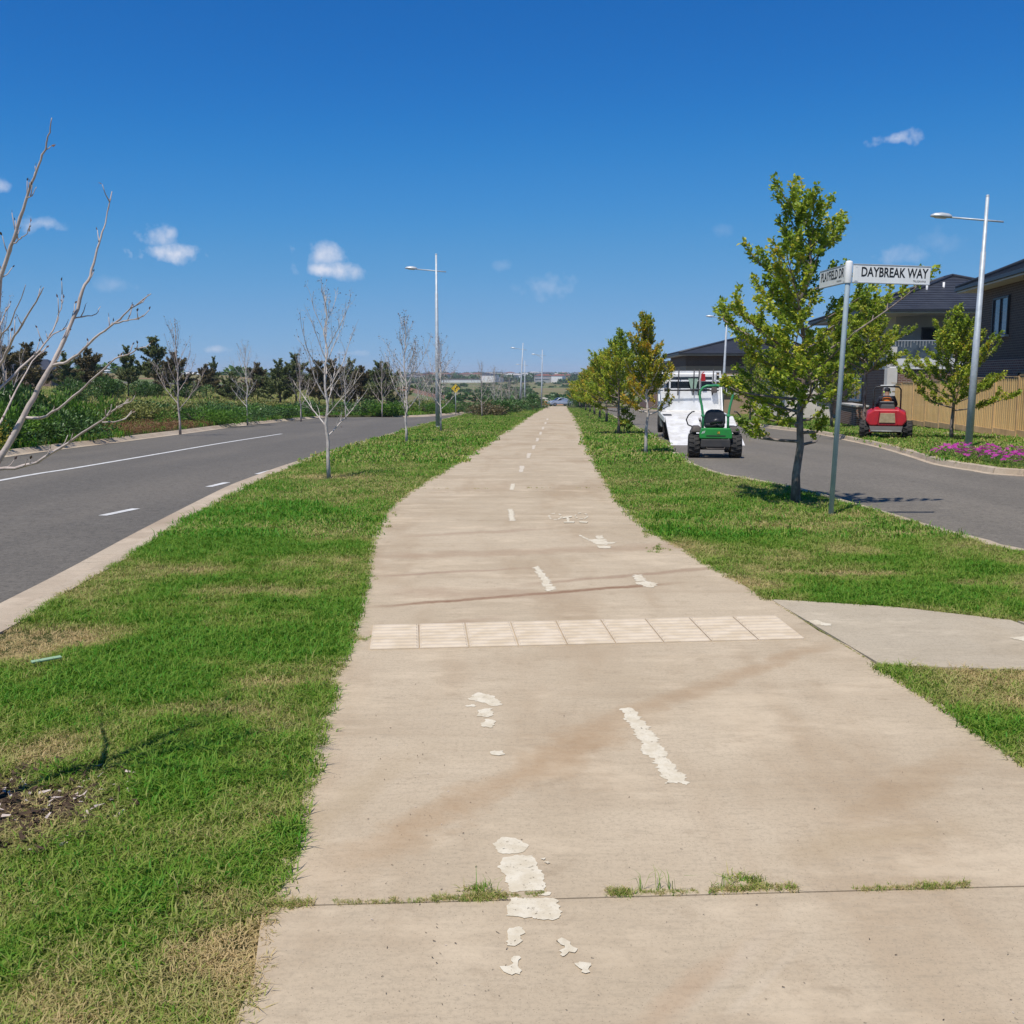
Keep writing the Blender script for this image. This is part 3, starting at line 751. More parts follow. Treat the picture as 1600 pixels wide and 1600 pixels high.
# ------------------------------------------------------------------ tall things: lamps, sign
def street_lamp(loc, h, az, label, lean=0.0, brace=False, mat='galv', far=False):
    root = empty('street_lamp', loc, 0, label, 'street lamp', 'street lamps')
    root.rotation_euler = (0, lean, 0)
    n = 8 if far else 16
    mb = MB(); mb.tube([(0, 0, -.05), (0, 0, h * .45), (0, 0, h * .452), (0, 0, h * .78), (0, 0, h * .782), (0, 0, h)], [.095, .082, .076, .064, .048, .040], n)
    mb.build('pole', M[mat], root, True)
    if not far:
        mb = MB(); mb.lathe([(.11, -.03), (.11, .015), (.098, .03), (.09, .03)], n); mb.build('base_collar', M[mat], root, True)
        mb = MB(); mb.lathe([(.0, h + .015), (.03, h + .012), (.043, h), (.043, h - .03)], n); mb.build('top_cap', M[mat], root, True)
        mb = MB(); mb.box((0, .088, .9), (.11, .012, .34)); mb.build('access_door', M[mat], root, bevel=.004)
    d = Vector((math.sin(az), math.cos(az), 0)); ah = h * .905
    mb = MB(); mb.tube([-d * .42 + Vector((0, 0, ah - .05)), d * .1 + Vector((0, 0, ah)), d * .85 + Vector((0, 0, ah + .07))], [.022, .024, .022], 8)
    if brace: mb.tube([(0, 0, ah - .55), d * .12 + Vector((0, 0, ah - .32)), d * .4 + Vector((0, 0, ah - .1)), d * .75 + Vector((0, 0, ah + .05))], .02, 6)
    mb.build('arm', M[mat], root, True)
    R = Matrix.Rotation(math.pi / 2 - az, 4, 'Z') @ RY(math.radians(-4))
    Mh = T(*(d * .82 + Vector((0, 0, ah + .075)))) @ R
    prof = [(0, .04), (.06, .085), (.2, .11), (.38, .10), (.46, .05), (.48, 0), (.4, -.02), (.05, -.02)]
    mb = MB(); secs = [(0, .05, .05), (.08, .095, .085), (.25, .125, .10), (.42, .11, .075), (.50, .06, .03)]
    V, F = [], []
    for (x, w, hh) in secs:
        for k in range(10):
            a = math.pi * 2 * k / 10
            V.append(Mh @ Vector((x, w * math.cos(a), max(-.02, hh * math.sin(a)))))
    for i in range(len(secs) - 1):
        for k in range(10): F.append((i * 10 + k, i * 10 + (k + 1) % 10, (i + 1) * 10 + (k + 1) % 10, (i + 1) * 10 + k))
    F += [tuple(range(10)), tuple(reversed(range(40, 50)))]
    mb.add(V, F); hd = mb.build('lamp_head', M['lamphead'], root, True)
    mb = MB(); mb.add([Mh @ Vector(p) for p in ((.1, -.085, -.026), (.4, -.08, -.026), (.4, .08, -.026), (.1, .085, -.026), (.13, -.06, -.045), (.37, -.055, -.045), (.37, .055, -.045), (.13, .06, -.045))],
           [(4, 5, 6, 7), (0, 1, 5, 4), (1, 2, 6, 5), (2, 3, 7, 6), (3, 0, 4, 7)]); mb.build('lens', M['lens'], hd)
    return root
b = at(684, 667); street_lamp(b, 7.3, math.radians(-88), 'galvanised street lamp on the verge between two bare whitish trees', .0)
b = at(1513, 699); street_lamp(b, 6.3, math.radians(-80), 'galvanised street lamp rising behind the magenta flower bed', .018)
b = atd(812, 620, 108); b.z = Z(b.x, b.y); street_lamp(b, 6.9, math.radians(-75), 'distant street lamp among shrubs, its head turned to the road', .05, far=True, mat='galvfar')
b = atd(820, 625, 150); b.z = Z(b.x, b.y); street_lamp(b, 6.7, math.radians(-80), 'slender distant street lamp just behind a nearer leaning one', .0, far=True, mat='galvfar')
b = atd(846, 628, 124); b.z = Z(b.x, b.y); street_lamp(b, 7.0, math.radians(-80), 'distant street lamp with curved brace under its arm beside the path end', .012, True, far=True, mat='galvfar')
b = atd(1128, 645, 66); b.z = Z(b.x, b.y); street_lamp(b, 6.9, math.radians(-78), 'street lamp standing beyond the white truck by the tan house', .025, mat='galvfar')

def text_mesh(txt, height, width, mat, bold=.0):
    cu = bpy.data.curves.new('lettering', 'FONT'); cu.body = txt; cu.size = 1; cu.align_x = 'CENTER'; cu.offset = bold; cu.resolution_u = 3
    o = bpy.data.objects.new('lettering', cu); COL.objects.link(o)
    me = bpy.data.meshes.new_from_object(o.evaluated_get(bpy.context.evaluated_depsgraph_get()))
    bpy.data.objects.remove(o)
    co = np.zeros(len(me.vertices) * 3, np.float32); me.vertices.foreach_get('co', co); co = co.reshape(-1, 3)
    lo, hi = co.min(0), co.max(0)
    co[:, 0] = (co[:, 0] - (lo[0] + hi[0]) / 2) / (hi[0] - lo[0]) * width
    co[:, 1] = (co[:, 1] - lo[1]) / (hi[1] - lo[1]) * height
    me.vertices.foreach_set('co', co.ravel()); me.update(); me.materials.clear(); me.materials.append(mat)
    return me
pb = at(1298, 805); pt = atd(1327, 409, pb.y)
hp = pt.z - pb.z
sign = empty('street_sign', pb, 0, 'grey pole street sign with two white name blades beside the leafy tree', 'street sign')
lean = math.atan2(pt.x - pb.x, hp); sign.rotation_euler = (0, lean, 0)
L = hp / math.cos(lean)
mb = MB(); mb.tube([(0, 0, -.1), (0, 0, L - .22), (0, 0, L - .21), (0, 0, L - .005)], [.029, .029, .027, .027], 20); mb.build('post', M['signpost'], sign, True)
mb = MB(); mb.lathe([(.0395, L - .235), (.0405, L - .23), (.0405, L - .01), (.034, L + .006), (.015, L + .012), (0, L + .012)], 20); mb.build('cap_bracket', M['alu'], sign, True)
def blade(ang, length, txt, small, x0, wtxt, tx):
    """blade running out from the post along direction ang (from +x towards +y)"""
    bl = empty('name_blade', (0, 0, L - .125), ang, parent=sign)
    mb = MB(); mb.box((x0 + length / 2, 0, 0), (length, .018, .2)); mb.build('panel', M['alu'], bl, bevel=.004)
    for z in (.1, -.1):
        mb = MB(); mb.box((x0 + length / 2, 0, z), (length, .026, .012)); mb.build('edge_rail', M['galvfar'], bl, bevel=.002)
    mb = MB()
    for z in (.075, -.075): mb.tube([(x0 + .035, -.016, z), (x0 + .035, .016, z)], .006, 8)
    mb.box((x0 + .035, 0, 0), (.05, .024, .17)); mb.build('clamp', [M['alu']], bl)
    me = text_mesh(txt, .108, wtxt, M['black'], .022); ms = text_mesh(small, .022, .15, M['black'])
    for s in (1, -1):
        flip = 0 if s == 1 else math.pi
        o = link('lettering', me, bl, (x0 + tx, -.0105 * s, -.034)); o.rotation_euler = (math.pi / 2, 0, flip)
        o = link('lettering', ms, bl, (x0 + (length - .12 if s == 1 else .2), -.0105 * s, -.078)); o.rotation_euler = (math.pi / 2, 0, flip)
    return bl
blade(math.radians(1), .88, 'DAYBREAK WAY', 'TRUGANINA', .05, .76, .475)
blade(math.radians(93), .86, 'PLAYFIELD DR', 'TRUGANINA', .05, .74, .43)

# ------------------------------------------------------------------ trees
def rot_about(v, axis, a): return Matrix.Rotation(a, 3, axis) @ v
def leaf_arrays(C, D, size, rng, wr=.55, flat=.5, droop=0.2):
    C = np.asarray(C); D = np.asarray(D); n = len(C)
    D = D + rng.normal(0, .45, (n, 3)); D[:, 2] -= droop
    D /= np.linalg.norm(D, axis=1)[:, None] + 1e-9
    U = rng.normal(0, 1, (n, 3)); U[:, 2] += flat * 3
    Wd = np.cross(D, U); Wd /= np.linalg.norm(Wd, axis=1)[:, None] + 1e-9
    Nn = np.cross(Wd, D)
    Ls = size * rng.uniform(.65, 1.25, n)[:, None]
    V = np.stack([C, C + D * Ls * .45 + Wd * Ls * wr * .5 + Nn * Ls * .10, C + D * Ls, C + D * Ls * .45 - Wd * Ls * wr * .5 + Nn * Ls * .10], 1)
    i = np.arange(n)[:, None] * 4
    F = np.concatenate([i + np.array([[0, 1, 2]]), i + np.array([[0, 2, 3]])], 0)
    return V.reshape(-1, 3), F
def grow(rng, H, clear, R, nlat, elev=(25, 62), leaves=10, leafsz=.07, sub=7, r0=.045, curve=.35, prof=None, sticks=None, leader=1.0, twig=.5, bend=.03, keep=None):
    """leader with laterals, sub-branches and leaf clusters; returns wood MB and leaf anchors"""
    mb = MB(); C, D = [], []
    lead = [Vector((0, 0, -.05))]; nseg = 10
    for i in range(1, nseg + 1):
        z = H * leader * i / nseg
        lead.append(Vector((rng.normal(0, bend) * min(1, i / 4), rng.normal(0, bend) * min(1, i / 4), z)))
    lp = lambda z: lead[min(nseg - 1, int(z / (H * leader) * nseg))].lerp(lead[min(nseg, int(z / (H * leader) * nseg) + 1)], (z / (H * leader) * nseg) % 1)
    mb.tube(lead, [r0 * (1.25 if i == 0 else 1) * (1 - .9 * i / nseg) + .003 for i in range(nseg + 1)], 8)
    prof = prof or (lambda t: (1 - t) ** .75 * .95 + .12)
    def leafy(p, d, n):
        for _ in range(n):
            C.append(p + Vector(rng.normal(0, .022, 3))); a = d + Vector(rng.normal(0, .6, 3)); D.append(a)
    for i in range(nlat):
        t = i / max(1, nlat - 1)
        z = clear + (H * leader * .96 - clear) * t ** .9 + rng.normal(0, .02)
        az = i * 2.399 + rng.normal(0, .35)
        el = math.radians(elev[0] + (elev[1] - elev[0]) * t + rng.normal(0, 6))
        ln = R * prof(t) * rng.uniform(.72, 1.2)
        d = Vector((math.cos(az) * math.cos(el), math.sin(az) * math.cos(el), math.sin(el)))
        p = lp(max(.02, min(z, H * leader * .99))); pts = [p.copy()]; q = p.copy(); dd = d.copy()
        for k in range(6):
            dd = (dd + Vector((rng.normal(0, .08), rng.normal(0, .08), curve * .13))).normalized()
            q = q + dd * ln / 6
            if keep and not keep(q): q = q - dd * ln / 6 * .97
            pts.append(q.copy())
        rb = max(.005, r0 * .42 * (1 - .7 * t))
        mb.tube(pts, [rb * (1 - .8 * k / 6) + .0015 for k in range(7)], 5, cap=False)
        ns = max(2, int(sub * ln / R + .5))
        for s in range(ns + 1):
            u = .22 + .78 * s / ns
            k = min(5, int(u * 6)); bp = pts[k].lerp(pts[k + 1], u * 6 - k); bd = (pts[k + 1] - pts[k]).normalized()
            if s == ns: sd = bd
            else:
                ax = bd.cross(Vector((0, 0, 1))).normalized() if abs(bd.z) < .95 else Vector((1, 0, 0))
                sd = rot_about(bd, Vector((0, 0, 1)), (1 if s % 2 else -1) * rng.uniform(.5, 1.0))
                sd = rot_about(sd, ax, rng.uniform(-.25, .55)).normalized()
            sl = ln * twig * (1 - .55 * u) * rng.uniform(.6, 1.3) + .06
            sp_ = [bp]; e = sd.copy(); q = bp.copy()
            for k in range(3):
                e = (e + Vector((rng.normal(0, .12), rng.normal(0, .12), curve * .12))).normalized(); q = q + e * sl / 3; sp_.append(q.copy())
            if keep and not keep(sp_[-1]): continue
            mb.tube(sp_, [rb * .42 + .001, rb * .3 + .001, rb * .2 + .001, .0012], 4, cap=False)
            nl = max(1, int(leaves * sl / (.35 * R + .05)))
            for k in range(nl):
                w = rng.uniform(.15, 1.0); kk = min(2, int(w * 3)); pp = sp_[kk].lerp(sp_[kk + 1], w * 3 - kk); leafy(pp, (sp_[kk + 1] - sp_[kk]).normalized(), 3 if leaves > 6 else 1)
            if sticks:
                for k in range(sticks):
                    w = rng.uniform(.2, 1.0); kk = min(2, int(w * 3)); pp = sp_[kk].lerp(sp_[kk + 1], w * 3 - kk)
                    ee = (e + Vector(rng.normal(0, .7, 3))).normalized(); mb.tube([pp, pp + ee * sl * .35], [.0022, .001], 3, cap=False)
                    C.append(pp + ee * sl * .35); D.append(ee)
    return mb, C, D
def tree_proto(name, rng, bark_, leaf, size, wr=.55, flat=.5, droop=.25, crown='crown', keep=None, **k):
    mb, C, D = grow(rng, keep=keep, **k)
    if keep:
        q = [i for i, c in enumerate(C) if keep(c)]; C = [C[i] for i in q]; D = [D[i] for i in q]
    tm = mb.mesh('trunk', M[bark_], True)
    V, F = leaf_arrays([tuple(c) for c in C], [tuple(d) for d in D], size, rng, wr, flat, droop)
    return tm, mesh_np('crown', V, F, M[leaf])
def plant_tree(name, proto, loc, label, cat='tree', group=None, rz=0, sc=1.0, leaf=None, part='crown'):
    root = empty(name, loc, rz, label, cat, group)
    root.scale = (sc, sc, sc) if not hasattr(sc, '__len__') else sc
    link('trunk', proto[0], root)
    cm = proto[1]
    if leaf:
        cm = cm.copy(); cm.materials.clear(); cm.materials.append(M[leaf])
    link(part, cm, root)
    return root
rg = lambda s: np.random.default_rng(s)
# the big leafy tree by the sign
_pr = RZ(-.6); _sx, _sy = (lambda p, t: (p.x - t.x, p.y - t.y))(at(1298, 805), at(1243, 785))
def clear_of_sign(c):
    w = RZ(.6) @ Vector((c.x, c.y, c.z * .94))      # the council keeps the twigs clipped round the name blades
    return not (w.x > _sx - .25 and w.y < _sy + 1.25 and 2.25 < w.z < 3.1) and not (w.y < -.75 and w.x > .0) and w.x > -1.04 and not (w.x > .30 and w.z < 1.3) and not (w.x > .62 and w.z < 2.2) and not (w.x < -.74 and w.z < 1.5)
big = tree_proto('b', rg(31), 'barkbrown', 'leafgreen', .058, .62, .6, keep=clear_of_sign, H=3.85, clear=.80, R=1.6, nlat=54, elev=(4, 52), leaves=56, sub=11, r0=.053, curve=.45, bend=.06, twig=.42,
                 prof=lambda t: (.98 * (.86 + .16 * math.sin(t * 37 + 1))) if t < .42 else (.86 - .42 * t) * (.74 + .34 * math.sin(t * 41 + 1)))
tb = at(1243, 785)
plant_tree('street_tree', big, tb, 'large leafy green street tree just behind the street sign pole', rz=.6, sc=(1.0, 1.0, .94))
rowA = tree_proto('a', rg(12), keep=lambda c: math.hypot(c.x, c.y) < .80 - .12 * abs(c.z - 1.7), bark_='barkwhite', leaf='leafyellow', size=.066, wr=.62, flat=.6, H=3.0, clear=.85, R=1.0, nlat=36, elev=(14, 68), leaves=30, sub=9, r0=.045, curve=.6)
rowB = tree_proto('a', rg(13), 'barkbrown', 'leafgreen', .072, .62, .6, H=3.5, clear=.70, R=1.3, nlat=40, elev=(8, 66), leaves=30, sub=9, r0=.05, curve=.6)
rowD = tree_proto('a', rg(15), 'barkbrown', 'leafgreen', .072, .62, .6, H=3.7, clear=1.75, R=1.25, nlat=38, elev=(8, 60), leaves=30, sub=9, r0=.055, curve=.5, prof=lambda t: 1.05 - .75 * t)
rowC = tree_proto('a', rg(14), 'barkbrown', 'leafmid', .072, .62, .6, H=3.6, clear=.8, R=1.35, nlat=34, elev=(12, 66), leaves=26, sub=8, r0=.05, curve=.6)
g = 'leafy trees in a row between path and side road'
plant_tree('street_tree', rowA, at(1009, 708), 'yellow and orange tinged street tree with pale trunk behind the white truck', group=g, rz=.3, sc=(.84, .84, 1.02))
plant_tree('street_tree', rowB, at(966, 678), 'green street tree with a low leafy shoot round its trunk, next after the orange one', group=g, rz=1.3, sc=1.0)
for k, (px, d, s, lf) in enumerate(((948, 52, 1.0, 'leafmid'), (937, 60, 1.0, 'leafyellow'), (929, 72, 1.05, 'leafgreen'), (922, 84, 1.0, 'leafyellow'), (915, 98, 1.05, 'leafmid'), (909, 115, 1.0, 'leafyellow'), (906, 134, 1.0, 'leafgreen'))):
    b = atd(px, 640, d); b.z = Z(b.x, b.y)
    plant_tree('street_tree', rowC, b, 'street tree further down the row beyond the two nearest the truck', group=g, rz=k * 1.9, sc=(s * 1.25, s * 1.25, s), leaf=lf)
# low shoot round the second row tree's trunk
sh = tree_proto('s', rg(5), 'barkbrown', 'leafgreen', .085, .6, .6, H=.9, clear=.15, R=.36, nlat=12, elev=(20, 60), leaves=9, sub=5, r0=.012)
b = at(966, 678); plant_tree('tree_shoot', sh, b + Vector((.22, .05, 0)), 'low leafy sucker shoot against the trunk of a green row tree', 'shrub', sc=.95)
# across the side road
g = 'leafy trees across the side road'
b = atd(1350, 655, 33.5); b.z = Z(b.x, b.y); plant_tree('street_tree', rowD, b, 'dense green street tree standing left of the red mower', group=g, rz=2.2, sc=(1.15, 1.15, 1.12))
b = at(1487, 686); plant_tree('street_tree', rowB, b, 'green street tree between the red mower and the lamp by the fence', group=g, rz=4.0, sc=(1.16, 1.16, 1.12))
for k, (px, d, s) in enumerate(((1172, 56, 1.0), (1215, 46, 1.1), (1300, 44, 1.15), (1120, 84, 1.0))):
    b = atd(px, 645, d); b.z = Z(b.x, b.y)
    plant_tree('street_tree', rowC, b, 'street tree across the side road standing beyond the big leafy tree', group=g, rz=k * 2.1, sc=s, leaf='leafgreen')

# bare trees on the left verge
bareA = tree_proto('a', rg(41), 'barkwhite', 'bud', .030, .6, H=3.15, clear=.72, R=1.15, nlat=17, elev=(38, 74), leaves=2, sub=7, r0=.031, curve=.55, sticks=3, twig=.42, prof=lambda t: (1 - t) ** .6 * .95 + .15)
bareB = tree_proto('a', rg(42), 'barkwhite', 'bud', .040, .6, H=3.3, clear=.62, R=1.25, nlat=22, elev=(42, 76), leaves=4, sub=8, r0=.033, curve=.5, sticks=4, twig=.42, prof=lambda t: (1 - t) ** .6 * .95 + .15)
bareC = tree_proto('a', rg(43), 'barkpale', 'bud', .040, .6, H=3.4, clear=.7, R=1.2, nlat=16, elev=(45, 76), leaves=2, sub=6, r0=.036, curve=.5, sticks=3, twig=.42, prof=lambda t: (1 - t) ** .6 * .9 + .2)
g = 'bare whitish trees on the verge'
plant_tree('bare_tree', bareA, at(514, 746), 'bare whitish young tree in a dry grass ring, standing alone before the lamp', group=g, rz=.4, sc=.93)
plant_tree('bare_tree', bareB, at(635, 692), 'bare young tree dotted with dark buds just before the street lamp', group=g, rz=2.0, sc=1.02)
plant_tree('bare_tree', bareB, at(689, 673), 'bare young tree standing right behind the street lamp pole', group=g, rz=4.4, sc=1.02)
for k, (px, py) in enumerate(((753, 651), (772, 647), (784, 643), (796, 640), (806, 638), (815, 637))):
    b = at(px, py); plant_tree('bare_tree', (bareC, bareB)[k % 2], b, 'bare tree in the far part of the verge row before the dark shrubs', group=g, rz=k * 1.3, sc=1.0)
g = 'bare trees across the road'
for k, (px, d, s, lab) in enumerate(((280, 37, 1.12, 'bare whitish tree rising from the rusty groundcover across the road'), (386, 49, 1.15, 'bare whitish tree behind the olive hedge across the road'),
        (8, 31, 1.2, None), (540, 62, 1.1, None), (597, 70, 1.1, None), (655, 80, 1.05, None), (470, 56, 1.1, None), (668, 100, 1.0, None))):
    b = atd(px, 640, d); b.z = Z(b.x, b.y)
    plant_tree('bare_tree', (bareC, bareA)[k % 2], b, lab or 'bare tree standing among the dark shrubs across the road', group=g, rz=k * 2.3, sc=s)

# the near bare tree at the edge of the frame: limbs laid out one by one in space around its trunk
near = at(-95, 1275)
nroot = empty('bare_tree', near, 0, 'pale bare tree overhanging the road beside a mulch patch, branches budding', 'tree')
def limb(px_pts, y0, y1):
    n = len(px_pts)
    return [atd(x, y, y0 + (y1 - y0) * i / (n - 1)) - near for i, (x, y) in enumerate(px_pts)]
ny = near.y
limbs = [
    ([(-95, 1278), (-88, 1100), (-80, 960), (-72, 860), (-66, 780), (-62, 640), (-66, 500), (-58, 380), (-50, 240), (-40, 130)], 0, .12, .026, .004),
    ([(-72, 850), (-40, 780), (0, 717), (37, 652), (61, 605), (82, 570), (100, 530), (115, 497), (130, 452), (140, 431), (149, 401), (158, 369), (165, 348), (175, 299)], 0, .22, .0135, .0015),
    ([(37, 652), (65, 654), (92, 640), (125, 612), (150, 587), (180, 560), (207, 550), (217, 544)], .06, -.22, .0058, .0014),
    ([(84, 571), (107, 565), (130, 547), (157, 522), (180, 504), (200, 486), (215, 474), (236, 459)], .08, -.12, .0056, .0014),
    ([(180, 505), (198, 502), (215, 499), (224, 492)], -.04, -.1, .003, .001),
    ([(-74, 880), (-48, 775), (-20, 742), (0, 732), (25, 732), (57, 722), (95, 700), (130, 677), (160, 657), (175, 642), (192, 632), (206, 626)], 0, -.35, .0085, .0015),
    ([(160, 660), (172, 660), (185, 659), (197, 654)], -.27, -.24, .003, .001),
    ([(115, 497), (130, 495), (150, 491), (157, 479)], .12, .2, .003, .001),
    ([(-62, 640), (-40, 600), (-10, 560), (0, 435), (13, 399), (21, 377), (32, 339), (43, 307), (53, 278), (64, 250), (73, 225), (77, 207), (81, 184)], .06, -.1, .010, .0014),
    ([(21, 381), (33, 372), (40, 366), (46, 361)], -.03, -.06, .0025, .001),
    ([(43, 309), (50, 305), (57, 292)], -.05, -.06, .0022, .001),
    ([(-68, 760), (-40, 680), (0, 607), (30, 577), (62, 547), (82, 522), (105, 512)], .05, .5, .007, .0018),
    ([(74, 532), (87, 507), (96, 482), (97, 460)], .42, .5, .0035, .001),
    ([(-66, 740), (-30, 690), (0, 660), (25, 610), (50, 565), (75, 540)], .02, .62, .006, .0015),
    ([(-64, 690), (-30, 630), (0, 570), (15, 542), (28, 517), (45, 488), (61, 463), (68, 449)], .05, -.3, .007, .0014),
    ([(0, 528), (15, 507), (30, 475), (40, 445)], .0, -.15, .0032, .001),
    ([(-64, 660), (-40, 590), (-15, 545), (4, 500), (12, 480)], .05, .3, .006, .001),
    ([(-70, 800), (-130, 640), (-190, 520), (-250, 380)], 0, .3, .013, .0015),
    ([(-70, 820), (-140, 740), (-220, 620), (-300, 520)], 0, -.4, .011, .0015),
    ([(-60, 560), (-110, 440), (-150, 300)], .06, -.1, .008, .0015),
    ([(-64, 600), (-30, 470), (-20, 330), (-12, 230)], .06, .5, .009, .0014)]
mb = MB(); bud = []; rr = random.Random(4)
for pts, a, b_, r0, r1 in limbs:
    P = limb(pts, ny + a, ny + b_); n = len(P)
    fine = []
    for i in range(n - 1):
        for k in range(3): fine.append(P[i].lerp(P[i + 1], k / 3) + Vector((rr.gauss(0, .0015), rr.gauss(0, .0015), rr.gauss(0, .0015))))
    fine.append(P[-1]); m = len(fine)
    mb.tube(fine, [(r0 + (r1 - r0) * (i / (m - 1)) ** .8) * (1.12 if i % 5 == 3 else 1) for i in range(m)], 9)
    for i in range(2, m):
        if r0 < .02 and rr.random() < .34:
            d = (fine[i] - fine[i - 1]).normalized(); o = (d + Vector((rr.uniform(-1, 1), rr.uniform(-1, 1), rr.uniform(-.2, 1)))).normalized()
            ln = rr.uniform(.015, .06); e = fine[i] + o * ln; mb.tube([fine[i], fine[i].lerp(e, .6), e + Vector((0, 0, ln * .25))], [.0021, .0017, .0012], 5)
            bud.append((e + Vector((0, 0, ln * .25)), o))
mb.build('trunk', M['barkpale'], nroot, True)
V, F = leaf_arrays([tuple(b_[0]) for b_ in bud], [tuple(b_[1] + Vector((0, 0, .4))) for b_ in bud], .016, rg(3), .5, .2, 0)
link('buds', mesh_np('buds', V, F, M['bud']), nroot)

# evergreen trees beyond the garden bed
def gum_proto(seed, leaf, H=6, R=2.2, clear=1.5, nlat=36, sz=.22):
    return tree_proto('g', rg(seed), 'barkdark', leaf, sz, .42, .3, .5, H=H, clear=clear, R=R, nlat=nlat, elev=(15, 58), leaves=30, sub=10, r0=.09, curve=.3, prof=lambda t: (.75 + .3 * math.sin(t * 14)) * (1 - .72 * t), twig=.6)
gA, gB, gC = gum_proto(51, 'gum'), gum_proto(52, 'gumbrown', 5.2, 2.3, .9), gum_proto(53, 'gum', 4.5, 2.5, .4, 34)
g = 'evergreen trees beyond the garden bed'
ever = [(10, 548, 66, 1, 1.3), (47, 544, 74, 1, 1.15), (103, 556, 80, 0, 1), (140, 551, 84, 1, 1.25), (200, 546, 86, 0, .9), (243, 533, 96, 0, 1.25), (274, 556, 92, 1, 1.1), (322, 574, 96, 1, 1.1), (335, 561, 120, 0, .7),
        (362, 588, 96, 2, 1.25), (402, 572, 100, 1, 1), (437, 572, 98, 2, 1.3), (462, 558, 100, 0, 1.2), (498, 570, 98, 1, 1.2), (520, 568, 104, 1, 1.1), (548, 572, 110, 2, 1.1), (566, 578, 106, 1, 1.1), (592, 570, 100, 0, 1.25), (604, 578, 112, 2, 1), (-30, 545, 80, 1, 1.2), (-75, 540, 84, 0, 1.2)]
lab = {0: 'slender grey-green eucalypt standing in the meadow beyond the garden bed', 1: 'bronze tinged evergreen tree beyond the garden bed', 2: 'low rounded dark evergreen tree beyond the garden bed'}
for k, (px, ty, d, kind, wd) in enumerate(ever):
    b = atd(px, 600, d); b.z = Z(b.x, b.y); top = atd(px, ty, d).z - b.z
    Hh = (6, 5.2, 4.5)[kind]; s = top / Hh * 1.02
    plant_tree('evergreen_tree', (gA, gB, gC)[kind], b, lab[kind], group=g, rz=k * 2.4, sc=(s * wd, s * wd, s))

# ------------------------------------------------------------------ shrubs
def bush_proto(seed, leaf, n=1500, sz=.09, flat=.8, lump=7, wr=.55, h=1.0):
    r = rg(seed); C, D = [], []
    cs = [(r.normal(0, .42), r.normal(0, .42), r.uniform(.15, .62), r.uniform(.25, .5)) for _ in range(lump)] + [(0, 0, .4, .55)]
    per = n // len(cs)
    for (x, y, z, q) in cs:
        v = r.normal(0, 1, (per, 3)); v /= np.linalg.norm(v, axis=1)[:, None]
        rad = q * r.uniform(.55, 1.05, per)[:, None]
        p = np.array([x, y, z]) + v * rad * np.array([1, 1, .95]); k = p[:, 2] > .01
        C.append(p[k]); D.append(v[k] + np.array([0, 0, .5]))
    C = np.concatenate(C); D = np.concatenate(D); C[:, 2] *= h
    V, F = leaf_arrays(C, D, sz, r, wr, flat, .0)
    mb = MB()
    for k in range(7):
        a = k * .9; mb.tube([(0, 0, -.02), (math.cos(a) * .15, math.sin(a) * .15, .25), (math.cos(a) * .35, math.sin(a) * .35, .55)], [.02, .012, .005], 5)
    return mb.mesh('stem', M['barkdark'], True), mesh_np('foliage', V, F, M[leaf])
def plant_bush(proto, loc, label, group, sc, rz, name='shrub'):
    r = empty(name, loc, rz, label, 'shrub', group); r.scale = sc
    link('stem', proto[0], r); link('foliage', proto[1], r)
bD = [bush_proto(61, 'darkgreen', 2600, .10), bush_proto(62, 'darkgreen', 2400, .12, wr=.4)]
bW = [bush_proto(63, 'weed', 2200, .12, .3, wr=.3), bush_proto(64, 'weed', 2200, .10, .5)]
bO = [bush_proto(65, 'olive', 2400, .10), bush_proto(66, 'olive', 2400, .09)]
bY = bush_proto(67, 'goldleaf', 900, .07)
rr = random.Random(11)
def bed_at(off, y): x = float(kerbLF(y)) - off; return Vector((x, y, Z(x, y)))
y = 14.0; k = 0
while y < 34:
    dk = rr.random() < .62
    plant_bush(bD[k % 2] if dk else bW[k % 2], bed_at(rr.uniform(.75, 1.1), y), ('dark leaved' if dk else 'bright green weedy') + (' broad leaf' if k % 2 else ' fine leaf') + ' shrub spilling over the kerb across the road', 'front shrubs of the garden bed', (rr.uniform(.95, 1.2), rr.uniform(.9, 1.2), rr.uniform(.7, 1.0)), rr.uniform(0, 6)); k += 1
    dk = rr.random() < .75
    plant_bush(bD[(k + 1) % 2] if dk else bW[k % 2], bed_at(rr.uniform(1.8, 2.5), y + .5), ('tall dark' if dk else 'tall bright') + ' green shrub in the second row of the garden bed', 'second row shrubs of the garden bed', (1.35, 1.35, rr.uniform(1.45, 1.85)), rr.uniform(0, 6))
    y += rr.uniform(1.15, 1.5)
for y in (24.4,):
    plant_bush(bY, bed_at(.35, y), 'small golden leaved bush drooping onto the gutter across the road', None, (.75, .7, .7), 1)
y = 12.0; k = 0
while y < 62:
    for off, nm in ((4.6, 0), (6.4, 1)):
        plant_bush(bO[(k + nm) % 2], bed_at(off + rr.uniform(-.3, .3), y), ('olive green hedge shrub in the back row facing the meadow' if nm else 'olive green hedge shrub in the row behind the dark shrubs'), 'olive hedge shrubs', (1.35, 1.35, rr.uniform(.95, 1.2) * (1 if y < 34 else .9)), rr.uniform(0, 6)); k += 1
    y += rr.uniform(1.7, 2.1) * (1 if y < 40 else 1.25)
for k, y in enumerate((20, 24, 29)):
    plant_bush(bY, bed_at(5.5, y) + Vector((0, 0, .55)), 'yellow flowering shrub on top of the olive hedge', 'yellow shrubs in the hedge', (1.6, 1.6, .9), k)
y = 47.0; k = 0
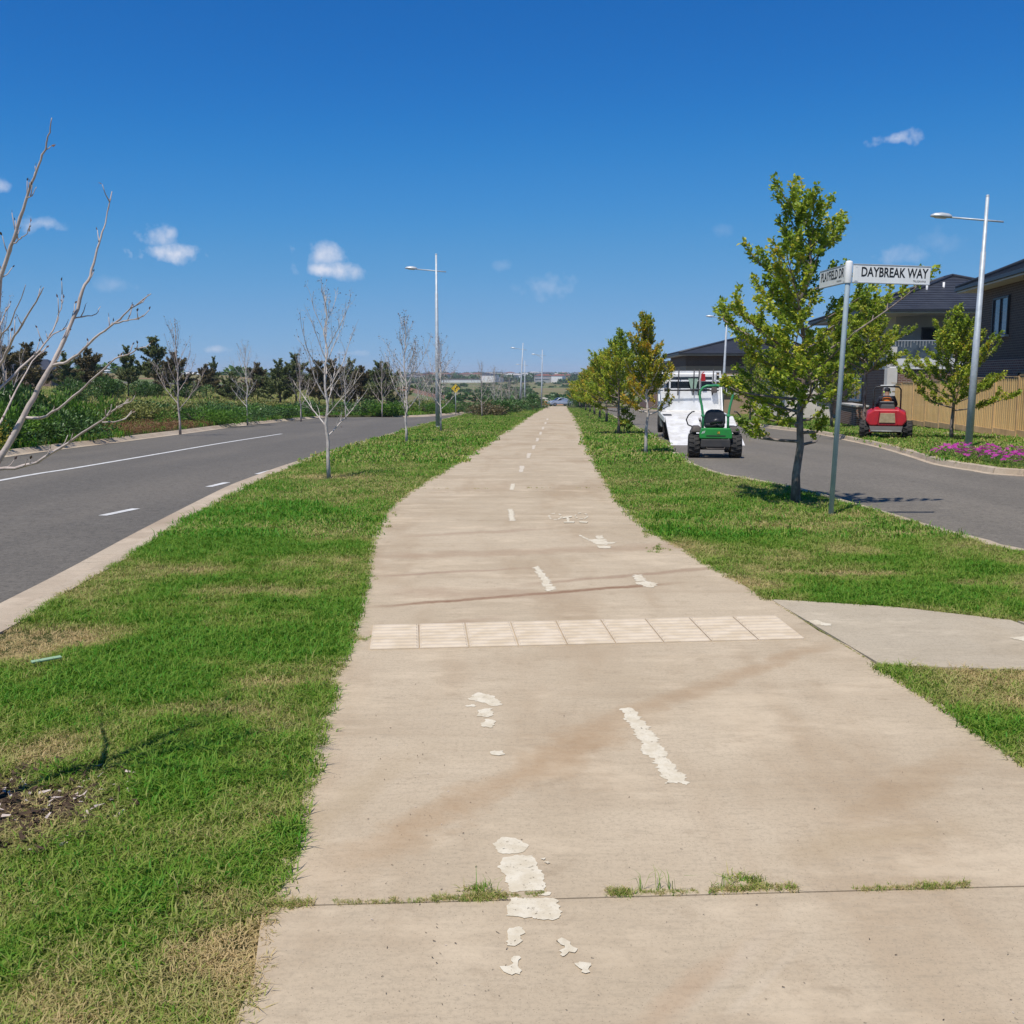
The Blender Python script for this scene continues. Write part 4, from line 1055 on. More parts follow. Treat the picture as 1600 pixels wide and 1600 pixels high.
while y < 92:
    plant_bush(bW[k % 2] if k % 3 == 0 else bD[k % 2], bed_at(rr.uniform(.8, 1.6), y), ('low bright green' if k % 3 == 0 else 'low dark green') + ' shrub by the kerb on the far stretch of road', 'far garden bed shrubs', (1.4, 1.8, rr.uniform(.7, 1.05)), rr.uniform(0, 6)); k += 1
    plant_bush(bO[k % 2] if k % 2 else bD[k % 2], bed_at(rr.uniform(3, 4.5), y + 1), ('olive' if k % 2 else 'dark green') + ' shrub behind the low ones on the far stretch of the garden bed', 'far garden bed shrubs', (1.6, 1.9, rr.uniform(.8, 1.2)), rr.uniform(0, 6))
    y += rr.uniform(2.2, 3.0)
for k, (px, py, d) in enumerate(((758, 640, 72), (766, 640, 76), (775, 638, 82), (785, 638, 88), (795, 637, 94), (806, 636, 100), (815, 636, 108), (824, 635, 116), (833, 634, 126), (840, 634, 136), (768, 634, 92), (790, 632, 106), (752, 633, 86))):
    b = atd(px, py, d); b.z = Z(b.x, b.y)
    plant_bush(bD[k % 2] if k % 3 else bush_proto(70 + k, 'gumbrown', 1200, .13), b, 'dark shrub in the clump at the far end of the verge', 'dark shrubs at the far verge end', (1.6, 2.2, rr.uniform(.95, 1.3)), k)
for k, (px, d, s) in enumerate(((903, 190, 2.6), (912, 186, 2.8), (903, 150, 1.2), (908, 146, 1.5))):
    b = atd(px, 620, d); b.z = Z(b.x, b.y); plant_bush(bD[k % 2], b, 'dark rounded bush behind the silver car at the path end', 'bushes at the path end', (s, s, s * 1.1), k)
for k, (px, d, s) in enumerate(((118, 74, 1.7), (168, 82, 2.0), (215, 90, 1.6), (232, 92, 1.5), (292, 92, 1.6), (380, 100, 1.8))):
    b = atd(px, 610, d); b.z = Z(b.x, b.y); plant_bush(bD[k % 2], b, 'dark bush standing in the meadow behind the hedge', 'meadow bushes', (s, s, s * .95), k * 1.1)
for k, (px, py, s) in enumerate(((1444, 661, .55), (1463, 664, .62), (1503, 671, .6), (1522, 674, .6), (1538, 672, .65), (1562, 674, .35))):
    b = at(px, py); plant_bush(bW[k % 2] if k % 2 else bD[0], b + Vector((.45, .4, 0)), 'small shrub growing against the timber fence', 'shrubs at the fence foot', (s, s, s * 1.35), k)

# ------------------------------------------------------------------ grass and other ground cover
def clump_mesh(name, seed, n, h, spread, w, mat, lean=.9):
    r = rg(seed); V, F = [], []
    for k in range(n):
        a = r.uniform(0, 6.283); d = np.sqrt(r.uniform(0, 1)) * spread; x, y = d * math.cos(a), d * math.sin(a)
        hh = h * r.uniform(.45, 1.15); az = r.uniform(0, 6.283); l = hh * lean * r.uniform(.2, 1.2); ww = w * r.uniform(.6, 1.2)
        ax, ay = math.cos(az), math.sin(az); b = len(V)
        V += [(x - ay * ww / 2, y + ax * ww / 2, -.01), (x + ay * ww / 2, y - ax * ww / 2, -.01),
              (x + ax * l * .35 - ay * ww * .4, y + ay * l * .35 + ax * ww * .4, hh * .62), (x + ax * l * .35 + ay * ww * .4, y + ay * l * .35 - ax * ww * .4, hh * .62),
              (x + ax * l, y + ay * l, hh * (.95 - .25 * r.uniform()))]
        F += [(b, b + 1, b + 3), (b, b + 3, b + 2), (b + 2, b + 3, b + 4)]
    return mesh_np(name, V, F, M[mat])
def scatter(name, protos, pts, rot, scl, dry, var, label=None, parent=None):
    col = bpy.data.collections.new(name + '_source')
    for i, me in enumerate(protos):
        o = bpy.data.objects.new('%s_%02d' % (me.name, i), me); col.objects.link(o)
    me = bpy.data.meshes.new(name); n = len(pts)
    me.vertices.add(n); me.vertices.foreach_set('co', np.asarray(pts, np.float32).ravel())
    a = me.attributes.new('rot', 'FLOAT_VECTOR', 'POINT'); a.data.foreach_set('vector', np.asarray(rot, np.float32).ravel())
    a = me.attributes.new('scl', 'FLOAT_VECTOR', 'POINT'); a.data.foreach_set('vector', np.asarray(scl, np.float32).ravel())
    a = me.attributes.new('dry', 'FLOAT', 'POINT'); a.data.foreach_set('value', np.asarray(dry, np.float32))
    a = me.attributes.new('var', 'INT', 'POINT'); a.data.foreach_set('value', np.asarray(var, np.int32))
    o = link(name, me, parent)
    ng = bpy.data.node_groups.new(name, 'GeometryNodeTree')
    ng.interface.new_socket('Geometry', in_out='INPUT', socket_type='NodeSocketGeometry'); ng.interface.new_socket('Geometry', in_out='OUTPUT', socket_type='NodeSocketGeometry')
    N = ng.nodes.new; gi, go, ip, ci = N('NodeGroupInput'), N('NodeGroupOutput'), N('GeometryNodeInstanceOnPoints'), N('GeometryNodeCollectionInfo')
    ci.inputs['Collection'].default_value = col; ci.inputs['Separate Children'].default_value = True; ci.inputs['Reset Children'].default_value = True
    ip.inputs['Pick Instance'].default_value = True
    def na(nm, tp):
        q = N('GeometryNodeInputNamedAttribute'); q.data_type = tp; q.inputs['Name'].default_value = nm; return q.outputs['Attribute']
    lk = ng.links.new
    lk(gi.outputs[0], ip.inputs['Points']); lk(ci.outputs[0], ip.inputs['Instance']); lk(na('var', 'INT'), ip.inputs['Instance Index'])
    lk(na('rot', 'FLOAT_VECTOR'), ip.inputs['Rotation']); lk(na('scl', 'FLOAT_VECTOR'), ip.inputs['Scale']); lk(ip.outputs[0], go.inputs[0])
    m = o.modifiers.new('scatter', 'NODES'); m.node_group = ng
    return tag(o, label, None, None, 'stuff')
_lat = np.random.default_rng(99).random((256, 256))
def vnoise(x, y, s, o=0):
    x = np.asarray(x) * s + 37.3 + o * 13.7; y = np.asarray(y) * s + 71.9 + o * 7.1
    xi, yi = np.floor(x).astype(int), np.floor(y).astype(int); fx, fy = x - xi, y - yi; fx = fx * fx * (3 - 2 * fx); fy = fy * fy * (3 - 2 * fy)
    g_ = lambda a, b: _lat[a % 256, b % 256]
    return (g_(xi, yi) * (1 - fx) + g_(xi + 1, yi) * fx) * (1 - fy) + (g_(xi, yi + 1) * (1 - fx) + g_(xi + 1, yi + 1) * fx) * fy
def fbm(x, y, s, o=0): return vnoise(x, y, s, o) * .5 + vnoise(x, y, s * 2.1, o + 3) * .3 + vnoise(x, y, s * 4.3, o + 5) * .2
# patches: (px, py, rx, ry, dryness delta, thinning)
patch = [(150, 1500, .9, .45, .16, 0), (1250, 850, 1.4, 1.2, -.12, 0), (1080, 790, .8, 1.5, -.12, 0), (1450, 930, 1.0, .5, -.15, 0), (20, 1262, .34, .30, .5, 1.0), (70, 985, .55, .5, .55, .8), (15, 1010, .4, .4, .5, .75), (250, 895, .5, .4, .35, .5), (380, 925, .5, .25, .45, .55), (330, 1395, .14, .12, .5, .6), (330, 1480, .16, .12, .4, .5),
         (30, 1180, .3, .2, .5, .4), (290, 1110, .5, .12, .4, .3), (440, 1065, .35, .10, .45, .5), (200, 965, .9, .3, -.3, 0), (400, 1010, 1.0, .35, -.5, 0), (200, 1060, .8, .25, -.45, 0), (480, 1000, .5, .3, -.5, 0), (330, 850, .9, .8, -.4, 0), (480, 860, 1.0, .6, -.4, 0), (500, 800, 1.2, .9, -.15, 0), (390, 800, .9, .8, -.2, 0),
         (514, 746, .75, .65, .5, .55), (635, 692, .6, .6, .4, .4), (689, 673, .6, .6, .4, .4), (1243, 785, .35, .3, .4, .6), (1009, 708, .6, .6, .4, .6), (966, 678, .5, .5, .35, .4),
         (1300, 895, .22, .12, .6, .9), (1240, 893, .3, .08, .45, .6), (1360, 897, .3, .08, .45, .5), (1508, 912, .25, .16, .5, .7), (1310, 818, .3, .10, .5, .5), (1410, 832, .35, .12, .55, .5), (1200, 750, 1.0, .3, .3, .3), (1150, 960, .6, .5, -.2, 0), (1130, 840, .7, 1.0, -.2, 0), (1450, 1090, .5, .5, -.25, 0), (1500, 880, 1.0, .7, -.15, 0)]
patch = [(at(p[0], p[1]).x, at(p[0], p[1]).y, *p[2:]) for p in patch]
def lawn_state(x, y):
    far = np.clip((y - 6) / 10, 0, 1)
    dry = .36 + (fbm(x, y, .55) - .5) * (1.25 - .75 * far) + (fbm(x, y, 2.6, 2) - .5) * (1.0 - .4 * far)
    thin = np.clip((fbm(x, y, 1.5, 9) - .60) * 3.0, 0, .55)
    for (a, b, rx, ry, dd, th) in patch:
        w = np.clip(1.35 - np.sqrt(((x - a) / rx) ** 2 + ((y - b) / ry) ** 2 + .001) - (vnoise(x, y, 5, 7) - .5) * .7, 0, 1)
        dry = dry + dd * w; thin = np.maximum(thin, th * w)
    return np.clip(dry, 0, 1), np.clip(thin, 0, 1)
SPA = np.array([(p.x, p.y) for p in A]); SPB = np.array([(p.x, p.y) for p in reversed(B)])
def on_side_path(x, y):
    top = np.interp(x, SPA[:, 0], SPA[:, 1]); bot = np.interp(x, SPB[:, 0], SPB[:, 1]); return (x > SPA[0, 0] - .02) & (y < top + .0) & (y > bot - .0) & (x > 1.75)
def lawn_points(fl, fr, y0, y1, dens, edge=.0, cone=.62, marg=1.2):
    xm0, xm1 = -cone * y1 - marg, cone * y1 + marg
    yy = np.linspace(y0, y1, 200); lo, hi = max(xm0, fl(yy).min()), min(xm1, fr(yy).max())
    if hi <= lo: return np.zeros((0, 2))
    n = int((hi - lo) * (y1 - y0) * dens)
    x = RNG.uniform(lo, hi, n); y = RNG.uniform(y0, y1, n)
    k = (x > fl(y) + edge) & (x < fr(y) - edge) & (np.abs(x) < cone * np.maximum(y, 0) + marg) & ~on_side_path(x, y)
    return np.stack([x[k], y[k]], 1)
protoN = [clump_mesh('grass_clump', 100 + i, 18, .033, .032, .0042, 'grass', 1.7) for i in range(5)]
protoM = [clump_mesh('grass_clump', 120 + i, 26, .042, .075, .0080, 'grass', 1.5) for i in range(4)]
protoF = [clump_mesh('grass_clump', 140 + i, 34, .055, .2, .022, 'grass', 1.4) for i in range(4)]
rfar = lambda y: np.full_like(y, 60.)
zones = [(kerbL, lambda y: pathL(y) + .035), (lambda y: pathR(y) - .03, lambda y: np.where(y < 5.0, 40, kerbR(y)))]
allz = zones + [(kerbRF, lambda y: kerbRF(y) + 5.0)]
for nm, prot, rngs in (('lawn_grass_near', protoN, [(1.6, 4.5, 4200), (4.5, 7.5, 3000), (7.5, 10, 2000)]), ('lawn_grass_mid', protoM, [(10, 14, 640), (14, 20, 360)]), ('lawn_grass_far', protoF, [(20, 32, 70), (32, 60, 26), (60, 130, 8)])):
    PT = []
    for (y0, y1, dn) in rngs:
        for fl, fr in (allz if y1 > 17 else zones):
            PT.append(lawn_points(fl, fr, y0, y1, dn))
    PT = np.concatenate(PT); dry, thin = lawn_state(PT[:, 0], PT[:, 1])
    k = RNG.random(len(PT)) > thin * .92; PT, dry = PT[k], dry[k]; n = len(PT)
    zz = Zv(PT[:, 0], PT[:, 1]) - .012
    s = (RNG.uniform(.5, 1.0, n) + .5 * (RNG.random(n) < .18)) * (1.15 - .40 * dry); hgt = s * (1.25 - .7 * dry)
    rot = np.stack([RNG.normal(0, .16, n), RNG.normal(0, .16, n), RNG.uniform(0, 6.283, n)], 1)
    scatter(nm, prot, np.column_stack([PT, zz]), rot, np.stack([s, s, hgt], 1), dry, RNG.integers(0, len(prot), n), 'mown green and straw coloured lawn grass on the verges')
# weeds in the path joints and creeping over its edges
wp, wd, ws = [], [], []
def joint_run(px0, px1, py0, py1, n, s):
    for _ in range(n):
        t = rr.random(); p = at(px0 + (px1 - px0) * t, py0 + (py1 - py0) * t + (3.5 if py0 > 1300 else 0)); wp.append((p.x, p.y + rr.gauss(0, .008), .0)); wd.append(rr.uniform(.25, .75)); ws.append(s * rr.uniform(.4, .9))
joint_run(415, 485, 1411, 1408, 60, .75); joint_run(520, 600, 1407, 1405, 40, .4); joint_run(600, 690, 1405, 1403, 30, .45); joint_run(675, 790, 1402, 1398, 80, .65); joint_run(735, 800, 1398, 1396, 40, .8); joint_run(800, 850, 1396, 1394, 25, .5)
joint_run(947, 985, 1392, 1391, 45, .75); joint_run(995, 1095, 1391, 1389, 40, .5); joint_run(1110, 1245, 1388, 1383, 85, .75); joint_run(1335, 1420, 1386, 1384, 45, .5); joint_run(1420, 1512, 1383, 1380, 60, .65)
joint_run(1210, 1365, 942, 1036, 130, .35)
joint_run(660, 700, 768, 768, 8, .6); joint_run(730, 770, 768, 768, 8, .6); joint_run(820, 860, 767, 767, 10, .7); joint_run(900, 945, 767, 767, 10, .6)
for (px, py, n, s) in ((545, 1000, 25, .9), (565, 998, 12, .7), (600, 806, 14, 1.1), (598, 824, 12, 1.0), (1015, 835, 12, 1.0), (1030, 858, 16, 1.0), (575, 900, 10, .7), (1165, 1375, 12, 1.0), (740, 1390, 12, .9)):
    for _ in range(n):
        p = at(px + rr.gauss(0, 9), py + rr.gauss(0, 2.5)); wp.append((p.x, p.y, 0)); wd.append(rr.uniform(.1, .5)); ws.append(s * rr.uniform(.5, 1.1))
n = len(wp)
scatter('joint_weeds', protoN, wp, np.stack([RNG.normal(0, .4, n), RNG.normal(0, .4, n), RNG.uniform(0, 6.28, n)], 1), np.stack([np.array(ws)] * 3, 1) * np.array([1, .8, .75]), wd, RNG.integers(0, 5, n), 'tufts of weed grass rooted in the path joints')
tl = [clump_mesh('grass_tuft', 160 + i, 7, .13, .02, .004, 'grass', .8) for i in range(2)]
tp = [(*at(x, y).to_2d(), 0) for x, y in ((1005, 1391), (1028, 1391), (1050, 1390), (770, 1398), (745, 1400), (1128, 1386), (760, 1399))]
scatter('joint_grass_tufts', tl, tp, np.stack([np.zeros(7), np.zeros(7), np.arange(7.)], 1), np.ones((7, 3)) * .6, np.full(7, .15), np.arange(7) % 2, 'thin grass tufts standing up in the path joint')
# mulch bits and fallen leaves
chip = MB(); chip.add([(-.02, -.005, 0), (.02, -.004, .004), (.018, .006, .002), (-.018, .005, .006)], [(0, 1, 2, 3)])
cm = [chip.mesh('bark_chip', M['mulch']), chip.mesh('dry_leaf', M['barkpale'])]
pts = []
c0 = at(20, 1262)
for _ in range(900):
    a, d = rr.uniform(0, 6.28), math.sqrt(rr.random()) * .46; pts.append((c0.x + d * math.cos(a) * 1.0, c0.y + d * math.sin(a), rr.uniform(-.008, .015)))
for _ in range(260):
    p = at(rr.gauss(680, 70), rr.uniform(1080, 1560)) if rr.random() < .5 else at(rr.uniform(380, 1600), 800 + 800 * rr.random() ** .7)
    if float(pathL(p.y)) < p.x < float(pathR(p.y)): pts.append((p.x, p.y, .003))
n = len(pts); q = np.array([1.0] * 900 + [.2] * (n - 900)) * RNG.uniform(.5, 1.2, n)
scatter('mulch_chips', cm, pts, np.stack([RNG.normal(0, .3, n), RNG.normal(0, .3, n), RNG.uniform(0, 6.28, n)], 1), np.stack([q, q, q], 1), np.zeros(n), (RNG.random(n) < .12).astype(int), 'bark mulch chips and litter on the ground')
mb = MB()
for j in range(24):
    pass
V = [(c0.x, c0.y, .0)] + [(c0.x + math.cos(a / 24 * 6.283) * .44 * (1 + .12 * math.sin(a * 1.7)), c0.y + math.sin(a / 24 * 6.283) * .40 * (1 + .1 * math.sin(a * 2.3)), -.008) for a in range(24)]
mb.add(V, [(0, 1 + a, 1 + (a + 1) % 24) for a in range(24)]); tag(mb.build('mulch_patch', M['mulch'], None, True), kind='structure')
# meadow and bed cover
mg = [clump_mesh('meadow_clump', 180 + i, 26, .34, .30, .03, 'grass', .6) for i in range(3)]
n = 9000; x = RNG.uniform(-75, -12, n); y = RNG.uniform(20, 160, n) ; k = (x < kerbLF(y) - 7.5) & (x > -.62 * y - 4); x, y = x[k], y[k]; n = len(x)
s = RNG.uniform(.5, 1.1, n)
scatter('meadow_grass', mg, np.column_stack([x, y, Zv(x, y)]), np.stack([np.zeros(n), np.zeros(n), RNG.uniform(0, 6.28, n)], 1), np.stack([s * 1.4, s * 1.4, s], 1), np.clip(.35 + fbm(x, y, .05) * .6, 0, 1), RNG.integers(0, 3, n), 'rough meadow grass beyond the garden bed')
n = 5200; y = RNG.uniform(10, 100, n); x = kerbLF(y) - RNG.uniform(.0, 4.0, n); k = ((y < 34) | (y > 52)) | (RNG.random(n) < .12); x, y = x[k], y[k]; n = len(x); s = RNG.uniform(.45, .95, n)
scatter('bed_grass', mg, np.column_stack([x, y, Zv(x, y)]), np.stack([np.zeros(n), np.zeros(n), RNG.uniform(0, 6.28, n)], 1), np.stack([s, s, s], 1), np.clip(RNG.uniform(-.1, .35, n), 0, 1), RNG.integers(0, 3, n), 'lush long grass between the garden bed shrubs')
rt = bush_proto(90, 'rust', 260, .09)[1]
n = 420; y = RNG.uniform(33, 52, n); x = kerbLF(y) - RNG.uniform(.4, 3.6, n)
scatter('rusty_groundcover', [rt], np.column_stack([x, y, Zv(x, y) - .06]), np.stack([np.zeros(n), np.zeros(n), RNG.uniform(0, 6.28, n)], 1), np.stack([np.full(n, .6), np.full(n, .6), np.full(n, .34)], 1), np.zeros(n), np.zeros(n), 'low rust coloured groundcover by the kerb across the road')
lt = MB(); lt.box((0, 0, .006), (.16, .03, .010), RZ(.0)); p = at(73, 1040)
o = tag(lt.build('plastic_strip', pm('pale_green_plastic', (.30, .44, .26), None, 4, .5), None, bevel=.003), 'pale green plastic strip lying in the verge grass', 'litter'); o.location = p + Vector((0, 0, .03)); o.rotation_euler = (.12, .0, .75)

# ------------------------------------------------------------------ wheels and vehicles
def wheel(parent, x, y, r, w, tread=0, rim='rim', n=28, name='wheel', z=None):
    wo = empty(name, (x, y, r if z is None else z), parent=parent)
    Mx = RY(math.pi / 2); h = w / 2
    mb = MB(); mb.lathe([(r * .55, -h * .8), (r * .72, -h * .95), (r * .92, -h), (r * .985, -h * .8), (r, -h * .4), (r, h * .4), (r * .985, h * .8), (r * .92, h), (r * .72, h * .95), (r * .55, h * .8)], n, Mx)
    if tread:
        for k in range(tread):
            a = 2 * math.pi * k / tread
            for s in (-1, 1):
                Rm = Matrix.Rotation(a + (.5 if s > 0 else 0) * 2 * math.pi / tread, 4, 'X')
                mb.box(Rm @ Vector((s * h * .5, 0, r)), (h * .85, r * .13, r * .075), Rm @ RZ(s * .35))
    mb.build('tyre', M['rubber'], wo, True)
    mb = MB(); mb.lathe([(0, -h * .5), (r * .2, -h * .55), (r * .28, -h * .35), (r * .48, -h * .4), (r * .56, -h * .82), (r * .56, h * .82), (r * .48, h * .4), (r * .28, h * .35), (r * .2, h * .55), (0, h * .5)], n, Mx)
    mb.build('rim', M[rim], wo, True)
    return wo
HEAD = -.075
# --- green zero-turn mower on the side road
b = at(1116, 715, -.115)
gm = empty('ride_on_mower', b, HEAD - .05, 'green zero-turn ride-on mower with green roll bar parked behind the white truck', 'mower')
for s in (-1, 1): wheel(gm, s * .475, .0, .275, .27, 16, 'yellow')
mb = MB(); mb.box((0, -.29, .355), (.68, .10, .19), top=(.98, .8)); mb.build('rear_bumper', M['darkgrey'], gm, bevel=.02)
mb = MB(); mb.tube([(-.2, -.34, .26), (-.2, -.38, .235), (.2, -.38, .235), (.2, -.34, .26)], .011, 8); mb.build('hitch_bar', M['dustbrown'], gm, True)
mb = MB(); mb.box((0, .0, .31), (.62, .62, .16)); mb.build('transmission', M['blackmetal'], gm, bevel=.02)
mb = MB(); mb.prism([(-.37, .46), (.37, .46), (.375, .56), (.33, .70), (-.33, .70), (-.375, .56)], .0, .22, T(0, -.12, 0) @ RX(math.pi / 2)); hood = mb.build('engine_hood', M['green'], gm, bevel=.025, seg=3)
mb = MB(); mb.box((0, -.342, .535), (.44, .006, .010)); mb.box((0, -.342, .515), (.44, .006, .006)); mb.build('hood_seam', M['darkgrey'], hood)
mb = MB()
for k in range(3): mb.box((-.31 + k * .026, -.343, .60 + k * .008), (.010, .006, .06), RY(.35))
mb.build('vent_slot', M['white'], hood)
# yellow leaping animal badge: a small dark shield with a yellow outline figure
dz_ = T(.06, -.3425, .60) @ RX(math.pi / 2)
mb = MB(); mb.prism([(-.034, -.03), (.034, -.03), (.03, .03), (-.03, .03)], 0, .003, dz_); mb.build('badge', M['blackmetal'], hood)
mb = MB(); mb.prism([(-.028, -.002), (-.012, .006), (.004, .008), (.012, .02), (.02, .026), (.018, .012), (.022, .004), (.012, -.002), (.026, -.016), (.02, -.019), (.004, -.006), (-.012, -.006), (-.024, -.02), (-.029, -.017), (-.02, -.006)], .003, .005, dz_); mb.build('badge_figure', M['yellow'], hood)
mb = MB(); mb.prism([(-.025, .027), (.025, .027), (.028, -.026), (-.028, -.026), (-.025, -.022), (.024, -.022), (.021, .023), (-.021, .023)], .003, .0045, dz_); mb.build('badge_border', M['yellow'], hood)
for s in (-1, 1):
    mb = MB(); mb.box((s * .42, .22, .66), (.24, .72, .14), top=(.75, .85)); mb.build('fender', M['dustbrown'], gm, bevel=.04, seg=3)
    mb = MB(); mb.box((s * .50, .10, .60), (.16, .30, .10), top=(.8, .8)); mb.build('fuel_tank', M['darkgrey'], gm, bevel=.03)
    mb = MB(); mb.tube([(s * .50, .46, .70), (s * .60, .46, .74), (s * .645, .44, .86), (s * .60, .40, .97), (s * .52, .36, 1.05), (s * .46, .35, 1.06)], .016, 8); mb.build('control_lever', M['blackmetal'], gm, True)
    mb = MB(); mb.tube([(s * .29, -.08, .60), (s * .285, -.09, .95), (s * .32, -.10, 1.2), (s * .375, -.11, 1.43), (s * .365, -.11, 1.54), (s * .30, -.11, 1.63), (s * .22, -.11, 1.665), (0, -.11, 1.67)], .03, 10); mb.build('roll_bar', M['ropsgreen'], gm, True)
    mb = MB(); mb.box((s * .29, -.09, .98), (.085, .09, .05)); mb.build('roll_bar_bracket', M['ropsgreen'], gm, bevel=.01)
mb = MB(); mb.prism([(-.20, .70), (.20, .70), (.245, .80), (.24, .98), (.19, 1.08), (.09, 1.115), (-.09, 1.115), (-.19, 1.08), (-.24, .98), (-.245, .80)], 0, .12, T(0, .13, 0) @ RX(math.pi / 2 - .12)); seat = mb.build('seat', M['vinyl'], gm, bevel=.035, seg=3)
mb = MB(); mb.box((0, .30, .74), (.46, .46, .11)); mb.build('cushion', M['vinyl'], seat, bevel=.04, seg=3)
mb = MB(); mb.tube([(-.12, -.03, .80), (.02, -.05, .86), (.16, -.03, .83)], [.05, .07, .05], 10); mb.tube([(-.05, -.06, .86), (.08, -.08, .76), (.13, -.1, .72)], .018, 8); mb.build('air_filter', M['vinyl'], gm, True)
mb = MB(); mb.box((0, .95, .22), (1.12, .75, .16), top=(.94, .9)); mb.build('mower_deck', M['darkgrey'], gm, bevel=.03)
mb = MB(); mb.box((0, .95, .42), (.5, .6, .03)); mb.box((0, 1.2, .36), (.46, .5, .05)); mb.build('foot_plate', M['blackmetal'], gm, bevel=.01)
for s in (-1, 1):
    mb = MB(); mb.box((s * .3, 1.0, .38), (.07, 1.3, .08)); mb.tube([(s * .42, 1.62, .42), (s * .42, 1.62, .14)], .03, 8); mb.box((s * .36, 1.6, .4), (.16, .08, .07)); mb.build('front_frame', M['green'], gm, bevel=.01)
    wheel(gm, s * .42, 1.64, .15, .12, 0, 'yellow', 18, 'caster_wheel')
# --- white truck with ramps down
b = atd(1091.6, 660, 33.1); b.z = Z(b.x, b.y) - .115
tk = empty('flatbed_truck', b, HEAD - .015, 'white flatbed truck with loading ramps lowered and a tool rack behind its cab', 'truck')
mb = MB(); mb.box((0, 1.95, .755), (2.16, 3.9, .07), RX(.025)); mb.build('deck', M['dirtywhite'], tk, bevel=.01)
for s in (-1, 1):
    mb = MB(); mb.box((s * 1.09, 1.95, .72), (.04, 3.9, .16), RX(.025)); mb.build('side_rail', M['whitepaint'], tk, bevel=.008)
    mb = MB(); mb.prism([(3.86, .82), (3.1, .82), (3.75, 1.70), (3.88, 2.05), (4.1, 2.05), (4.1, .82)], -.02, .02, T(s * 1.10, 0, 0) @ XPROF); mb.build('side_gusset', M['whitepaint'], tk)
    mb = MB(); mb.box((s * .38, 2.6, .56), (.09, 5.0, .18)); mb.build('chassis_rail', M['blackmetal'], tk)
    wheel(tk, s * .93, 1.25, .36, .24, 0, 'rim', 24); wheel(tk, s * .95, 4.75, .36, .22, 0, 'rim', 24)
    mb = MB(); mb.prism([(.8, .50), (.85, .74), (1.02, .80), (1.48, .80), (1.65, .74), (1.7, .50), (1.66, .50), (1.6, .70), (1.45, .755), (1.05, .755), (.9, .70), (.84, .50)], -.14, .14, T(s * .94, 0, 0) @ XPROF); mb.build('mudguard', M['blackmetal'], tk)
    mb = MB(); mb.box((s * .98, 2.6, .48), (.2, .9, .3)); mb.build('tool_box', M['rim'], tk, bevel=.02)
    mb = MB(); mb.box((s * .95, -.03, .66), (.22, .05, .10)); mb.build('tail_lamp', M['lamp_red'], tk, bevel=.01)
    rp = MB(); L0, L1 = Vector((0, -.02, .80)), Vector((0, -3.15, .06)); dd = (L1 - L0); ang = math.atan2(dd.z, -dd.y)
    cx_ = s * .56
    rp.add([(cx_ - .52, L0.y, L0.z), (cx_ + .52, L0.y, L0.z), (cx_ + .52, L1.y, L1.z), (cx_ - .52, L1.y, L1.z), (cx_ - .52, L0.y, L0.z - .09), (cx_ + .52, L0.y, L0.z - .09), (cx_ + .52, L1.y, L1.z - .05), (cx_ - .52, L1.y, L1.z - .05)],
           [(0, 1, 2, 3), (7, 6, 5, 4), (0, 4, 5, 1), (1, 5, 6, 2), (2, 6, 7, 3), (3, 7, 4, 0)])
    ro = rp.build('ramp', M['dirtywhite'], tk, bevel=.008)
for s in (-1, 1):
    mb = MB(); mb.box((s * .95, .72, .42), (.3, .012, .4)); mb.build('mud_flap', M['rubber'], tk)
    mb = MB(); mb.tube([(s * .72, -.04, .76), (s * .40, -.04, .76)], .03, 8); mb.build('ramp_hinge', M['rim'], tk, True)
mb = MB(); mb.box((0, 3.9, 1.17), (2.2, .05, .72)); mb.build('headboard', M['whitepaint'], tk, bevel=.01)
mb = MB()
for z in (1.60, 1.90, 2.22): mb.box((0, 3.93, z), (2.2, .06, .055))
for x in (-1.07, -.7, .38, 1.07): mb.box((x, 3.93, 1.88), (.06, .055, .72))
mb.build('rack_frame', M['whitepaint'], tk, bevel=.008)
mb = MB()
for x in (-.42, .12, .30, .80): mb.tube([(x, 3.78, 1.38), (x + .02, 3.74, 2.30)], .022, 8)
mb.tube([(-.8, 3.72, 1.56), (.7, 3.72, 1.60)], .02, 8); mb.build('tool_handles', M['blackmetal'], tk, True)
mb = MB(); mb.box((.46, 3.78, 2.02), (.16, .18, .26), top=(.8, .9)); mb.tube([(.42, 3.78, 2.15), (.5, 3.78, 2.22)], .02, 6); mb.build('fuel_can', M['lamp_red'], tk, bevel=.02)
mb = MB(); mb.box((.86, 3.78, 1.62), (.2, .2, .28), top=(.8, .8)); mb.build('spool_rack', M['dustbrown'], tk, bevel=.03)
mb = MB(); mb.tube([(-.84, 3.7, 1.52), (-.84, 3.7, 1.66)], .07, 10); mb.build('hose_reel', M['blackmetal'], tk, True)
mb = MB(); mb.add([(-.06 + x, 3.80, z) for x, z in ((0, 1.98), (.34, 1.98), (.28, 1.62), (.1, 1.62))] + [(-.06 + x, 3.77, z) for x, z in ((0, 1.98), (.34, 1.98), (.28, 1.62), (.1, 1.62))], [(0, 1, 2, 3), (7, 6, 5, 4), (0, 4, 5, 1), (1, 5, 6, 2), (2, 6, 7, 3), (3, 7, 4, 0)])
mb.build('leaf_rake', pm('pale_green_rake', (.30, .42, .33), None, 9, .6), tk)
cab = [(4.15, .62), (4.15, 2.16), (4.3, 2.24), (5.35, 2.22), (5.72, 1.42), (5.85, .95), (5.85, .45), (5.2, .42), (5.1, .72), (4.95, .84), (4.6, .84), (4.42, .72), (4.35, .50)]
mb = MB(); mb.prism(cab, -.98, .98, XPROF); co = mb.build('cab', M['whitepaint'], tk, bevel=.05, seg=3)
mb = MB(); mb.box((0, 4.135, 1.78), (1.62, .02, .52)); mb.build('rear_window', M['glassdark'], co, bevel=.03)
